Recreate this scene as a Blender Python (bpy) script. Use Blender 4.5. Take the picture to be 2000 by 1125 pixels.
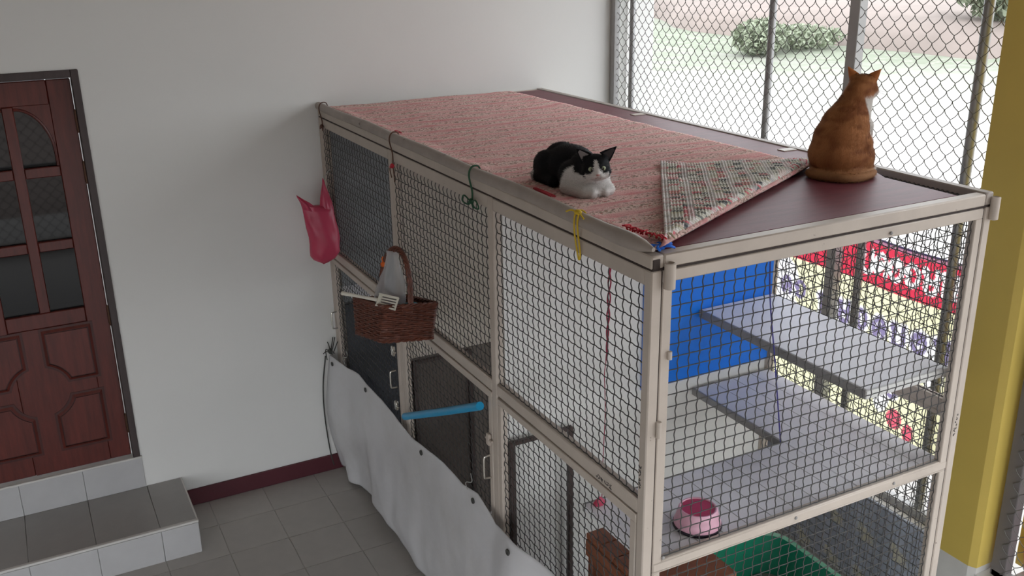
import bpy, bmesh, math, random
import numpy as np
from mathutils import Vector, Matrix, Euler, noise as mnoise

random.seed(7); RNG = np.random.default_rng(7)
for o in list(bpy.data.objects): bpy.data.objects.remove(o)
SC = bpy.context.scene
COL = SC.collection

# ------------------------------------------------------------------ camera, sky, exposure
cam_d = bpy.data.cameras.new('camera'); cam = bpy.data.objects.new('camera', cam_d); COL.objects.link(cam)
cam_d.sensor_fit = 'HORIZONTAL'; cam_d.sensor_width = 36.0; cam_d.lens = 1885.47 / 2000 * 36.0
cam_d.clip_start = 0.05; cam_d.clip_end = 300
yaw, pitch, roll = math.radians(27.281), math.radians(19.332), math.radians(-0.992)
f_ = Vector((math.sin(yaw)*math.cos(pitch), math.cos(yaw)*math.cos(pitch), -math.sin(pitch)))
r_ = Vector((math.cos(yaw), -math.sin(yaw), 0)); u_ = r_.cross(f_)
r2 = r_*math.cos(roll) + u_*math.sin(roll); u2 = -r_*math.sin(roll) + u_*math.cos(roll)
cam.matrix_world = Matrix(((r2.x, u2.x, -f_.x, -1.462), (r2.y, u2.y, -f_.y, -5.059), (r2.z, u2.z, -f_.z, 2.931), (0, 0, 0, 1)))
SC.camera = cam

world = bpy.data.worlds.new('overcast'); SC.world = world; world.use_nodes = True
bg = world.node_tree.nodes['Background']
bg.inputs['Color'].default_value = (0.92, 0.96, 1.0, 1); bg.inputs['Strength'].default_value = 1.0
SC.view_settings.view_transform = 'Standard'; SC.view_settings.look = 'None'
SC.view_settings.gamma = 1.0; SC.view_settings.use_curve_mapping = False
SC.view_settings.exposure = 2.0

# ------------------------------------------------------------------ materials
MATS = {}
def new_mat(name):
    m = bpy.data.materials.new(name); m.use_nodes = True
    nt = m.node_tree; b = nt.nodes['Principled BSDF']; MATS[name] = m
    return m, nt, b
def N(nt, t, **kw):
    n = nt.nodes.new(t)
    for k, v in kw.items():
        if k in n.inputs.keys(): n.inputs[k].default_value = v
        else: setattr(n, k, v)
    return n
def ramp(nt, stops, interp='LINEAR'):
    n = nt.nodes.new('ShaderNodeValToRGB'); n.color_ramp.interpolation = interp
    cr = n.color_ramp
    while len(cr.elements) > 2: cr.elements.remove(cr.elements[-1])
    for i, (p, c) in enumerate(stops):
        e = cr.elements[i] if i < 2 else cr.elements.new(p)
        e.position = p; e.color = (c[0], c[1], c[2], 1)
    return n
def pm(name, c, rough=.55, var=.10, scale=6., metal=0., bump=0., bscale=60., spec=.5, speck=None, speck_scale=35., speck_t=.68, stretch=None, per_obj=0.):
    """noise-varied paint, wood or plastic; optional darker worn specks"""
    m, nt, b = new_mat(name); L = nt.links.new
    tc = N(nt, 'ShaderNodeTexCoord'); src = tc.outputs['Object']
    if stretch:
        mp = N(nt, 'ShaderNodeMapping'); mp.inputs['Scale'].default_value = stretch; L(src, mp.inputs['Vector']); src = mp.outputs['Vector']
    nz = N(nt, 'ShaderNodeTexNoise', Scale=scale, Detail=5., Roughness=.6); L(src, nz.inputs['Vector'])
    cr = ramp(nt, [(.25, [x*(1-var) for x in c]), (.75, [min(1, x*(1+var)) for x in c])]); L(nz.outputs['Fac'], cr.inputs['Fac'])
    out = cr.outputs['Color']
    if speck:
        n2 = N(nt, 'ShaderNodeTexNoise', Scale=speck_scale, Detail=4., Roughness=.65); L(src, n2.inputs['Vector'])
        r2_ = ramp(nt, [(speck_t, (0, 0, 0)), (min(1, speck_t+.05), (1, 1, 1))]); L(n2.outputs['Fac'], r2_.inputs['Fac'])
        mx = N(nt, 'ShaderNodeMix', data_type='RGBA'); L(r2_.outputs['Color'], mx.inputs['Factor']); L(out, mx.inputs['A']); mx.inputs['B'].default_value = (*speck, 1); out = mx.outputs['Result']
    if per_obj:
        oi = N(nt, 'ShaderNodeObjectInfo'); mr = N(nt, 'ShaderNodeMapRange'); mr.inputs['To Min'].default_value = 1-per_obj; mr.inputs['To Max'].default_value = 1+per_obj
        L(oi.outputs['Random'], mr.inputs['Value']); hv = N(nt, 'ShaderNodeHueSaturation'); L(mr.outputs['Result'], hv.inputs['Value']); L(out, hv.inputs['Color']); out = hv.outputs['Color']
    L(out, b.inputs['Base Color'])
    b.inputs['Roughness'].default_value = rough; b.inputs['Metallic'].default_value = metal; b.inputs['Specular IOR Level'].default_value = spec
    if bump:
        n3 = N(nt, 'ShaderNodeTexNoise', Scale=bscale, Detail=4.); L(src, n3.inputs['Vector'])
        bp = N(nt, 'ShaderNodeBump', Strength=bump, Distance=.004); L(n3.outputs['Fac'], bp.inputs['Height']); L(bp.outputs['Normal'], b.inputs['Normal'])
    return m
def attr_mat(name, rough=.6, spec=.3, attr='Col'):
    m, nt, b = new_mat(name); a = N(nt, 'ShaderNodeVertexColor', layer_name=attr)
    nt.links.new(a.outputs['Color'], b.inputs['Base Color']); b.inputs['Roughness'].default_value = rough; b.inputs['Specular IOR Level'].default_value = spec
    return m
def sheet_mat(name, c, trans=.5, alpha=1., rough=.35, spec=.5):
    """thin plastic or cloth that lets some light through"""
    m, nt, b = new_mat(name); L = nt.links.new
    b.inputs['Base Color'].default_value = (*c, 1); b.inputs['Roughness'].default_value = rough; b.inputs['Specular IOR Level'].default_value = spec
    t = N(nt, 'ShaderNodeBsdfTranslucent'); t.inputs['Color'].default_value = (*c, 1)
    mx = N(nt, 'ShaderNodeMixShader'); mx.inputs['Fac'].default_value = trans; L(b.outputs[0], mx.inputs[1]); L(t.outputs[0], mx.inputs[2]); last = mx
    if alpha < 1:
        tr = N(nt, 'ShaderNodeBsdfTransparent'); m2 = N(nt, 'ShaderNodeMixShader'); m2.inputs['Fac'].default_value = alpha
        L(tr.outputs[0], m2.inputs[1]); L(mx.outputs[0], m2.inputs[2]); last = m2
    L(last.outputs[0], nt.nodes['Material Output'].inputs['Surface'])
    return m

WALL = pm('wall_paint', (.74, .735, .715), rough=.75, var=.025, scale=1.2, bump=.05, bscale=140)
WALLD = pm('grey_brown_wall_paint', (.24, .215, .19), rough=.8, var=.03, scale=1.2)  # dark tone chosen to cut bounce off the unseen walls
CEIL = pm('ceiling_paint', (.50, .47, .42), rough=.9, var=.02)
TILE = pm('floor_tile', (.41, .385, .36), rough=.42, var=.06, scale=9, per_obj=.05, spec=.4)
GROUT = pm('grout', (.46, .45, .43), rough=.8)
STEPT = pm('shaded_step_tile', (.36, .345, .33), rough=.40, var=.06, scale=9, per_obj=.03)  # same tile as the risers, darkened for the weaker light on treads
STEPR = pm('riser_tile', (.47, .465, .47), rough=.40, var=.05, scale=9, per_obj=.03)  # lighter copy of the tread tile, for the light on upright faces
EDGE = pm('step_edge_trim', (.62, .60, .57), rough=.5)
BASEB = pm('baseboard_paint', (.085, .018, .026), rough=.4, var=.1)
CREAM = pm('cream_metal_paint', (.50, .432, .372), rough=.45, var=.10, scale=7, speck=(.10, .07, .05), speck_scale=26, speck_t=.70, bump=.08, bscale=40)
RAILC = pm('worn_rail_paint', (.36, .31, .275), rough=.5, var=.14, scale=9, speck=(.05, .035, .03), speck_scale=20, speck_t=.68, bump=.1, bscale=40)
SEAM = pm('dark_seam', (.035, .022, .018), rough=.8)
WIRE = pm('crimped_wire', (.07, .067, .064), rough=.5, var=.3, scale=30, metal=.2)
GALV = pm('galvanised_wire', (.16, .155, .14), rough=.45, var=.2, scale=20, metal=.35)
POSTG = pm('grey_fence_paint', (.40, .395, .39), rough=.45, var=.08)
POSTD = pm('brown_grey_post_paint', (.15, .135, .135), rough=.5, var=.12)
PIPEG = pm('galvanised_pipe', (.33, .33, .33), rough=.35, var=.12, metal=.5)
MAROON = pm('maroon_board', (.135, .030, .040), rough=.5, var=.22, scale=5, spec=.35, speck=(.30, .20, .20), speck_scale=60, speck_t=.76, stretch=(1, 6, 1), bump=.12, bscale=30)
DIVID = pm('white_panel', (.72, .715, .69), rough=.6, var=.04, scale=4)
BLUE = pm('blue_plastic_sheet', (.004, .19, .80), rough=.4, var=.08, scale=4, bump=.2, bscale=9)
SHELF = pm('grey_shelf_board', (.80, .79, .82), rough=.5, var=.06, scale=6)
SHELFE = pm('grey_shelf_edge', (.27, .26, .25), rough=.6, var=.2, scale=15)
BROWNM = pm('brown_metal', (.055, .035, .032), rough=.5, var=.2)
BROWND = pm('dark_brown_board', (.10, .08, .07), rough=.7, var=.15)  # even dark brown for the doorway and outdoor boards
SHADEP = pm('shaded_white_panel', (.50, .455, .40), rough=.65, var=.06, scale=4)  # darker copy of the white panel, with its shade put into the colour
BROWNP = pm('dark_brown_panel', (.15, .125, .11), rough=.7, var=.15)
DARKP = pm('dark_grey_sheet', (.05, .055, .065), rough=.5, var=.25, scale=5, bump=.3, bscale=8)
SHADEB = pm('shade_grey_sheet', (.20, .21, .215), rough=.7, var=.2, scale=6)  # grey stands in for the shade at the far bay's end
CRATE = pm('brown_crate_wood', (.25, .085, .04), rough=.55, var=.25, scale=7, stretch=(1, 1, 8))
GREEN = pm('green_tub_plastic', (.012, .20, .115), rough=.35, var=.1)
LITTER = pm('grey_litter', (.22, .21, .19), rough=.9, var=.3, scale=120, bump=.7, bscale=150)
WICK = pm('wicker', (.125, .038, .022), rough=.5, var=.55, scale=45, speck=(.35, .16, .08), speck_scale=60, speck_t=.74)
PINKB = sheet_mat('pink_bag_film', (.72, .10, .19), trans=.35, rough=.3)
CLEAR = sheet_mat('clear_bag_film', (.78, .79, .82), trans=.4, alpha=.34, rough=.15, spec=.8)
SCOOP = pm('white_scoop_plastic', (.66, .63, .55), rough=.4, var=.05)
TEAL = pm('teal_plastic', (.02, .20, .27), rough=.5)
ORANGE = pm('orange_plastic', (.80, .16, .02), rough=.5)
PIPEB = pm('blue_pipe_plastic', (.012, .33, .62), rough=.35, var=.06)
BOWLP = pm('pink_bowl_plastic', (.72, .40, .50), rough=.35, var=.05, scale=30)
BOWLI = pm('dark_pink_bowl_inside', (.52, .05, .10), rough=.3)
BOWLB = pm('black_rubber_base', (.02, .015, .025), rough=.6)
CHROME = pm('steel_handle', (.62, .60, .55), rough=.25, var=.05, metal=.9)
YELLOW = pm('yellow_wall_paint', (.62, .455, .10), rough=.6, var=.05, scale=3)
PLINTH = pm('pale_plinth_paint', (.62, .60, .57), rough=.6)
DOORW = pm('mahogany', (.100, .017, .012), rough=.38, var=.38, scale=5, stretch=(8, 8, .9), bump=.06, bscale=20)
DOORG = pm('mahogany_groove', (.055, .010, .008), rough=.45, var=.3, scale=5, stretch=(8, 8, .9))
DFRAME = pm('dark_door_frame', (.052, .036, .036), rough=.5, var=.2, scale=6, stretch=(6, 6, 1))
PANE = pm('dark_room_glass', (.004, .004, .005), rough=.03, var=.0, spec=.4)  # near-black stands in for the unlit room behind the glass
HINGE = pm('old_hinge_brass', (.10, .05, .03), rough=.4, metal=.6)
def ground_mat():
    m, nt, b = new_mat('concrete_and_thin_grass'); L = nt.links.new
    tc = N(nt, 'ShaderNodeTexCoord'); vm = N(nt, 'ShaderNodeVectorMath', operation='DOT_PRODUCT'); L(tc.outputs['Object'], vm.inputs[0]); vm.inputs[1].default_value = (.75, .66, 0)
    nz = N(nt, 'ShaderNodeTexNoise', Scale=.35, Detail=6., Roughness=.65); L(tc.outputs['Object'], nz.inputs['Vector'])
    ma = N(nt, 'ShaderNodeMath', operation='MULTIPLY_ADD'); L(nz.outputs['Fac'], ma.inputs[0]); ma.inputs[1].default_value = 12.; L(vm.outputs['Value'], ma.inputs[2])
    mr = N(nt, 'ShaderNodeMapRange'); L(ma.outputs[0], mr.inputs['Value']); mr.inputs['From Min'].default_value = 18.; mr.inputs['From Max'].default_value = 28.
    n2 = N(nt, 'ShaderNodeTexNoise', Scale=1.3, Detail=5., Roughness=.7); L(tc.outputs['Object'], n2.inputs['Vector'])
    cg = ramp(nt, [(.35, (.185, .205, .15)), (.65, (.245, .24, .21))]); L(n2.outputs['Fac'], cg.inputs['Fac'])
    mx = N(nt, 'ShaderNodeMix', data_type='RGBA'); L(mr.outputs['Result'], mx.inputs['Factor']); mx.inputs['A'].default_value = (.37, .355, .34, 1); L(cg.outputs['Color'], mx.inputs['B'])
    L(mx.outputs['Result'], b.inputs['Base Color']); b.inputs['Roughness'].default_value = .95; return m
GRND = ground_mat()
LAWN = pm('lawn_green', (.19, .21, .155), rough=.95, var=.12, scale=1.1, speck=(.25, .245, .21), speck_scale=2.2, speck_t=.55)
EARTH = pm('bare_earth', (.225, .185, .165), rough=.95, var=.15, scale=.5)
LEAF = pm('pale_green_leaf', (.235, .265, .185), rough=.6, var=.35, scale=3)
LEAFR = pm('reddish_leaf', (.26, .20, .17), rough=.6, var=.35, scale=3)
BARK = pm('bark', (.20, .15, .12), rough=.9)
REDB = sheet_mat('banner_red', (.62, .035, .075), trans=.45, rough=.5)
YELB = sheet_mat('banner_yellow', (.86, .80, .42), trans=.45, rough=.5)
WHTB = sheet_mat('banner_white', (.92, .90, .90), trans=.45, rough=.5)
PURB = sheet_mat('banner_purple', (.23, .19, .34), trans=.45, rough=.5)
INK = pm('marker_ink', (.03, .025, .03), rough=.6)
WALLLOW = pm('mottled_blue_grey_tile', (.36, .385, .46), rough=.5, var=.30, scale=9, speck=(.55, .52, .42), speck_scale=7, speck_t=.55, per_obj=.12)
STR = {}
for n_, c_ in dict(brown=(.09, .035, .02), red=(.55, .02, .04), green=(.015, .075, .035), yellow=(.62, .42, .02), blue=(.01, .13, .62), maroon=(.30, .015, .05), cream=(.55, .46, .34), rose=(.40, .03, .045), indigo=(.05, .045, .25), grey=(.40, .40, .38), dark=(.05, .05, .045)).items():
    STR[n_] = pm('string_' + n_, c_, rough=.7)

# tarp
def tarp_mat():
    m, nt, b = new_mat('grey_vinyl_tarp'); L = nt.links.new
    tc = N(nt, 'ShaderNodeTexCoord'); n1 = N(nt, 'ShaderNodeTexNoise', Scale=2.2, Detail=6., Roughness=.65); L(tc.outputs['Object'], n1.inputs['Vector'])
    cr = ramp(nt, [(.3, (.54, .53, .53)), (.55, (.62, .615, .63)), (.8, (.65, .645, .67))]); L(n1.outputs['Fac'], cr.inputs['Fac']); L(cr.outputs['Color'], b.inputs['Base Color'])
    b.inputs['Roughness'].default_value = .42; b.inputs['Specular IOR Level'].default_value = .45
    n2 = N(nt, 'ShaderNodeTexNoise', Scale=7., Detail=4.); L(tc.outputs['Object'], n2.inputs['Vector'])
    bp = N(nt, 'ShaderNodeBump', Strength=.25, Distance=.02); L(n2.outputs['Fac'], bp.inputs['Height']); L(bp.outputs['Normal'], b.inputs['Normal'])
    return m
TARP = tarp_mat()

# rag rug: woven rows run along u; v counts the rows
def rug_mats():
    out = []
    for back in (False, True):
        m, nt, b = new_mat('rag_rug_back' if back else 'rag_rug_front'); L = nt.links.new
        uv = N(nt, 'ShaderNodeUVMap', uv_map='UVMap'); sp = N(nt, 'ShaderNodeSeparateXYZ'); L(uv.outputs['UV'], sp.inputs[0])
        row = N(nt, 'ShaderNodeMath', operation='MULTIPLY'); L(sp.outputs['Y'], row.inputs[0]); row.inputs[1].default_value = 1/.010
        fl = N(nt, 'ShaderNodeMath', operation='FLOOR'); L(row.outputs[0], fl.inputs[0])
        def coord(su, sv, quant=0):
            a = N(nt, 'ShaderNodeMath', operation='MULTIPLY'); L(sp.outputs['X'], a.inputs[0]); a.inputs[1].default_value = su; ua = a
            if quant:
                q = N(nt, 'ShaderNodeMath', operation='FLOOR'); L(a.outputs[0], q.inputs[0]); ua = q
            c = N(nt, 'ShaderNodeMath', operation='MULTIPLY'); L(fl.outputs[0], c.inputs[0]); c.inputs[1].default_value = sv
            cb = N(nt, 'ShaderNodeCombineXYZ'); L(ua.outputs[0], cb.inputs['X']); L(c.outputs[0], cb.inputs['Y']); return cb.outputs[0]
        def mth(op, a, b_=None, c=None):
            n = N(nt, 'ShaderNodeMath', operation=op)
            for i, x in enumerate((a, b_, c)):
                if x is None: continue
                if isinstance(x, (int, float)): n.inputs[i].default_value = x
                else: L(x, n.inputs[i])
            return n.outputs[0]
        def noise_at(su, sv, scale=1., det=2., off=0.):
            cb = N(nt, 'ShaderNodeCombineXYZ'); L(mth('MULTIPLY', sp.outputs['X'], su), cb.inputs['X']); L(mth('MULTIPLY', sp.outputs['Y'], sv), cb.inputs['Y']); cb.inputs['Z'].default_value = off
            n = N(nt, 'ShaderNodeTexNoise', Scale=scale, Detail=det, Roughness=.6); L(cb.outputs[0], n.inputs['Vector']); return n.outputs['Fac']
        def mixc(f, A, B):
            m_ = N(nt, 'ShaderNodeMix', data_type='RGBA')
            for k_, x in (('Factor', f), ('A', A), ('B', B)):
                if isinstance(x, tuple): m_.inputs[k_].default_value = (*x, 1)
                elif isinstance(x, (int, float)): m_.inputs[k_].default_value = x
                else: L(x, m_.inputs[k_])
            return m_.outputs['Result']
        rown = N(nt, 'ShaderNodeTexNoise', Scale=1., Detail=1.); L(coord(7., .77), rown.inputs['Vector'])
        if not back:
            wob = mth('MULTIPLY_ADD', rown.outputs['Fac'], .045, mth('MULTIPLY', noise_at(1.6, 4., off=3.), .22))
            ph = mth('FRACT', mth('MULTIPLY', mth('ADD', sp.outputs['Y'], wob), 1/.118))
            band = ramp(nt, [(.0, (.57, .17, .18)), (.16, (.62, .25, .255)), (.25, (.70, .52, .47)), (.36, (.71, .60, .52)), (.55, (.70, .57, .50)), (.66, (.62, .27, .28)), (.74, (.70, .52, .48)), (.90, (.68, .42, .40)), (.97, (.58, .19, .20))]); L(ph, band.inputs['Fac'])
            fade = noise_at(9., 30., det=3., off=7.)
            brk = ramp(nt, [(.38, (0, 0, 0)), (.60, (1, 1, 1))]); L(noise_at(5., 26., det=2., off=21.), brk.inputs['Fac'])
            outc = mixc(mth('MULTIPLY', mth('ADD', mth('MULTIPLY', brk.outputs['Color'], .7), fade), .62), band.outputs['Color'], (.72, .46, .435))
            sprig = ramp(nt, [(.50, (0, 0, 0)), (.56, (1, 1, 1))]); L(noise_at(75., 110., det=2., off=1.), sprig.inputs['Fac'])
            where = ramp(nt, [(.22, (0, 0, 0)), (.32, (.9, .9, .9)), (.60, (.9, .9, .9)), (.68, (.22, .22, .22)), (.78, (.8, .8, .8)), (.93, (.15, .15, .15))]); L(ph, where.inputs['Fac'])
            hue = ramp(nt, [(.40, (.16, .10, .07)), (.52, (.20, .16, .09)), (.58, (.42, .10, .10))], 'CONSTANT'); L(noise_at(30., 40., off=12.), hue.inputs['Fac'])
            outc = mixc(mth('MULTIPLY', mth('MULTIPLY', sprig.outputs['Color'], where.outputs['Color']), .85), outc, hue.outputs['Color'])
        else:
            uf = mth('FLOOR', mth('MULTIPLY', sp.outputs['X'], 1/.0115)); vf = mth('FLOOR', mth('MULTIPLY_ADD', sp.outputs['Y'], 1/.034, mth('MULTIPLY', rown.outputs['Fac'], .6)))
            cb = N(nt, 'ShaderNodeCombineXYZ'); L(mth('MULTIPLY', uf, .43), cb.inputs['X']); L(mth('MULTIPLY', vf, .71), cb.inputs['Y'])
            n = N(nt, 'ShaderNodeTexNoise', Scale=1., Detail=1.); L(cb.outputs[0], n.inputs['Vector'])
            cr = ramp(nt, [(.0, (.08, .085, .10)), (.34, (.20, .21, .20)), (.42, (.62, .60, .52)), (.49, (.76, .73, .68)), (.54, (.66, .19, .22)), (.595, (.55, .50, .36)), (.63, (.74, .62, .58)), (.70, (.66, .19, .22))], 'CONSTANT'); L(n.outputs['Fac'], cr.inputs['Fac']); outc = cr.outputs['Color']
            pale = mth('LESS_THAN', mth('FRACT', mth('MULTIPLY', sp.outputs['Y'], 1/.072)), .30)
            outc = mixc(mth('MULTIPLY', pale, .58), outc, (.76, .71, .70))
            gap = mth('LESS_THAN', mth('FRACT', mth('MULTIPLY', sp.outputs['X'], 1/.0115)), .16); outc = mixc(mth('MULTIPLY', gap, .55), outc, (.14, .14, .12))
        L(outc, b.inputs['Base Color']); b.inputs['Roughness'].default_value = .9; b.inputs['Specular IOR Level'].default_value = .15
        n5 = N(nt, 'ShaderNodeTexNoise', Scale=1., Detail=3.); L(coord(120., 7.1), n5.inputs['Vector'])
        bp = N(nt, 'ShaderNodeBump', Strength=.5, Distance=.004); L(n5.outputs['Fac'], bp.inputs['Height']); L(bp.outputs['Normal'], b.inputs['Normal'])
        out.append(m)
    return out
RUGF, RUGB = rug_mats()
FURBW = attr_mat('black_white_coat', rough=.65, spec=.22); FURGW = attr_mat('ginger_coat', rough=.7, spec=.2)

# ------------------------------------------------------------------ mesh helpers
class MB:
    def __init__(s): s.v = []; s.f = []; s.m = []; s.n = 0
    def add(s, V, F, mi=0):
        V = np.asarray(V, float).reshape(-1, 3); s.v.append(V); b = s.n
        s.f += [tuple(int(i)+b for i in q) for q in F]; s.m += [mi]*len(F); s.n += len(V); return s
    def box(s, x0, y0, z0, x1, y1, z1, b=.003, mi=0, M=None):
        lo = np.array([min(x0, x1), min(y0, y1), min(z0, z1)]); hi = np.array([max(x0, x1), max(y0, y1), max(z0, z1)])
        b = min(b, .45*float((hi-lo).min())); V = []; idx = {}
        for sx in (0, 1):
            for sy in (0, 1):
                for sz in (0, 1):
                    c = np.where([sx, sy, sz], hi, lo); ins = np.where([sx, sy, sz], -b, b)
                    if b <= 0: idx[(sx, sy, sz)] = [len(V)]*3; V.append(c); continue
                    q = []
                    for a in range(3):
                        p = c + ins; p[a] = c[a]; q.append(len(V)); V.append(p)
                    idx[(sx, sy, sz)] = q
        F = []
        def C(a, sa, i, j):
            k = [0, 0, 0]; k[a] = sa; o = [x for x in range(3) if x != a]; k[o[0]] = i; k[o[1]] = j; return tuple(k)
        for a in range(3):
            for sa in (0, 1):
                F.append([idx[C(a, sa, i, j)][a] for i, j in ((0, 0), (1, 0), (1, 1), (0, 1))])
        if b > 0:
            for a in range(3):
                o = [x for x in range(3) if x != a]
                for i in (0, 1):
                    for j in (0, 1):
                        k0 = [0, 0, 0]; k0[o[0]] = i; k0[o[1]] = j; k1 = list(k0); k1[a] = 1; k0, k1 = tuple(k0), tuple(k1)
                        F.append([idx[k0][o[0]], idx[k1][o[0]], idx[k1][o[1]], idx[k0][o[1]]])
            for k, q in idx.items(): F.append(q)
        V = np.array(V)
        if M is not None: V = V @ np.array(M)[:3, :3].T + np.array(M)[:3, 3]
        return s.add(V, F, mi)
    def tube(s, pts, r, n=6, caps=True, closed=False, mi=0):
        P = np.asarray(pts, float); k = len(P); R = np.full(k, r) if np.isscalar(r) else np.asarray(r, float)
        if closed: T = np.roll(P, -1, 0) - np.roll(P, 1, 0)
        else:
            T = np.gradient(P, axis=0)
        T /= np.linalg.norm(T, axis=1)[:, None] + 1e-12
        ref = np.array([0, 0, 1.]) if abs(T[0][2]) < .9 else np.array([1., 0, 0])
        u = np.cross(T[0], ref); u /= np.linalg.norm(u); U = [u]
        for i in range(1, k):
            u = U[-1] - T[i]*np.dot(U[-1], T[i]); l = np.linalg.norm(u)
            u = u/l if l > 1e-6 else U[-1]; U.append(u)
        U = np.array(U); W = np.cross(T, U); a = np.arange(n)*2*math.pi/n
        V = P[:, None] + R[:, None, None]*(np.cos(a)[None, :, None]*U[:, None] + np.sin(a)[None, :, None]*W[:, None])
        F = []; kk = k if closed else k-1
        for i in range(kk):
            i2 = (i+1) % k
            for j in range(n): j2 = (j+1) % n; F.append((i*n+j, i*n+j2, i2*n+j2, i2*n+j))
        if caps and not closed: F.append(tuple(range(n-1, -1, -1))); F.append(tuple((k-1)*n+j for j in range(n)))
        return s.add(V.reshape(-1, 3), F, mi)
    def lathe(s, prof, c, n=24, mi=0, M=None):
        V = []; F = []; k = len(prof)
        for (r, z) in prof:
            for j in range(n): a = 2*math.pi*j/n; V.append((c[0]+r*math.cos(a), c[1]+r*math.sin(a), c[2]+z))
        for i in range(k-1):
            for j in range(n): j2 = (j+1) % n; F.append((i*n+j, i*n+j2, (i+1)*n+j2, (i+1)*n+j))
        if prof[0][0] > 1e-6: F.append(tuple(range(n-1, -1, -1)))
        if prof[-1][0] > 1e-6: F.append(tuple((k-1)*n+j for j in range(n)))
        return s.add(V, F, mi)
    def prism(s, poly, d0, d1, axis, mi=0):
        """extrude a 2-D polygon along axis 0/1/2 from d0 to d1"""
        n = len(poly); V = []
        for d in (d0, d1):
            for (a, b) in poly:
                p = [a, b]; p.insert(axis, d); V.append(p)
        F = [tuple(range(n-1, -1, -1)), tuple(range(n, 2*n))] + [(i, (i+1) % n, n+(i+1) % n, n+i) for i in range(n)]
        return s.add(V, F, mi)
    def loft(s, rings, closed_ends=True, mi=0):
        rings = [np.asarray(r, float) for r in rings]; n = len(rings[0]); V = np.concatenate(rings); F = []
        for i in range(len(rings)-1):
            for j in range(n): j2 = (j+1) % n; F.append((i*n+j, i*n+j2, (i+1)*n+j2, (i+1)*n+j))
        if closed_ends: F.append(tuple(range(n-1, -1, -1))); F.append(tuple((len(rings)-1)*n+j for j in range(n)))
        return s.add(V, F, mi)
    def ell(s, c, r, M=None, nu=14, nv=9, mi=0):
        V = []; F = []; c = np.asarray(c, float)
        for i in range(nv+1):
            t = math.pi*i/nv
            for j in range(nu): a = 2*math.pi*j/nu; V.append((math.sin(t)*math.cos(a), math.sin(t)*math.sin(a), math.cos(t)))
        V = np.array(V)*np.asarray(r, float)
        if M is not None: V = V @ np.array(M)[:3, :3].T
        V = V + c
        for i in range(nv):
            for j in range(nu):
                j2 = (j+1) % nu; F.append((i*nu+j, (i+1)*nu+j, (i+1)*nu+j2, i*nu+j2))
        return s.add(V, F, mi)
def wloc(o):
    p = Vector((0, 0, 0))
    while o: p += o.location; o = o.parent
    return p
def link_mesh(name, me, mats, parent=None):
    for m in (mats if isinstance(mats, (list, tuple)) else [mats]): me.materials.append(m)
    o = bpy.data.objects.new(name, me); COL.objects.link(o)
    if parent is not None: o.parent = parent
    return o
def build(mb, name, mats, parent=None, smooth=40, origin=None, fast=False):
    V = np.concatenate(mb.v)
    if parent is not None: V = V - np.array(wloc(parent))
    elif origin is not None: V = V - np.array(origin)
    me = bpy.data.meshes.new(name); me.from_pydata(V.tolist(), [], mb.f); me.polygons.foreach_set('material_index', mb.m)
    if not fast:
        b = bmesh.new(); b.from_mesh(me); bmesh.ops.remove_doubles(b, verts=b.verts, dist=1e-6); bmesh.ops.recalc_face_normals(b, faces=b.faces); b.to_mesh(me); b.free()
    if smooth:
        me.polygons.foreach_set('use_smooth', [True]*len(me.polygons))
        if smooth < 180: me.set_sharp_from_angle(angle=math.radians(smooth))
    me.update()
    o = link_mesh(name, me, mats, parent)
    if parent is None and origin is not None: o.location = origin
    return o
def thing(name, label, cat, loc=(0, 0, 0), group=None, kind=None):
    o = bpy.data.objects.new(name, None); o.empty_display_size = .05; COL.objects.link(o); o.location = loc
    return tag(o, label, cat, group, kind)
def tag(o, label=None, cat=None, group=None, kind=None):
    if label: o['label'] = label
    if cat: o['category'] = cat
    if group: o['group'] = group
    if kind: o['kind'] = kind
    return o
def copy_of(o, loc, parent=None):
    c = o.copy(); COL.objects.link(c); c.location = loc
    if parent is not None: c.parent = parent
    return c
def spline(pts, n=8):
    P = [np.asarray(p, float) for p in pts]; P = [2*P[0]-P[1]] + P + [2*P[-1]-P[-2]]; out = []
    for i in range(1, len(P)-2):
        for k in range(n):
            t = k/n; a, b, c, d = P[i-1:i+3]
            out.append(.5*((2*b)+(-a+c)*t+(2*a-5*b+4*c-d)*t*t+(-a+3*b-3*c+d)*t**3))
    out.append(P[-2]); return np.array(out)

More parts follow.
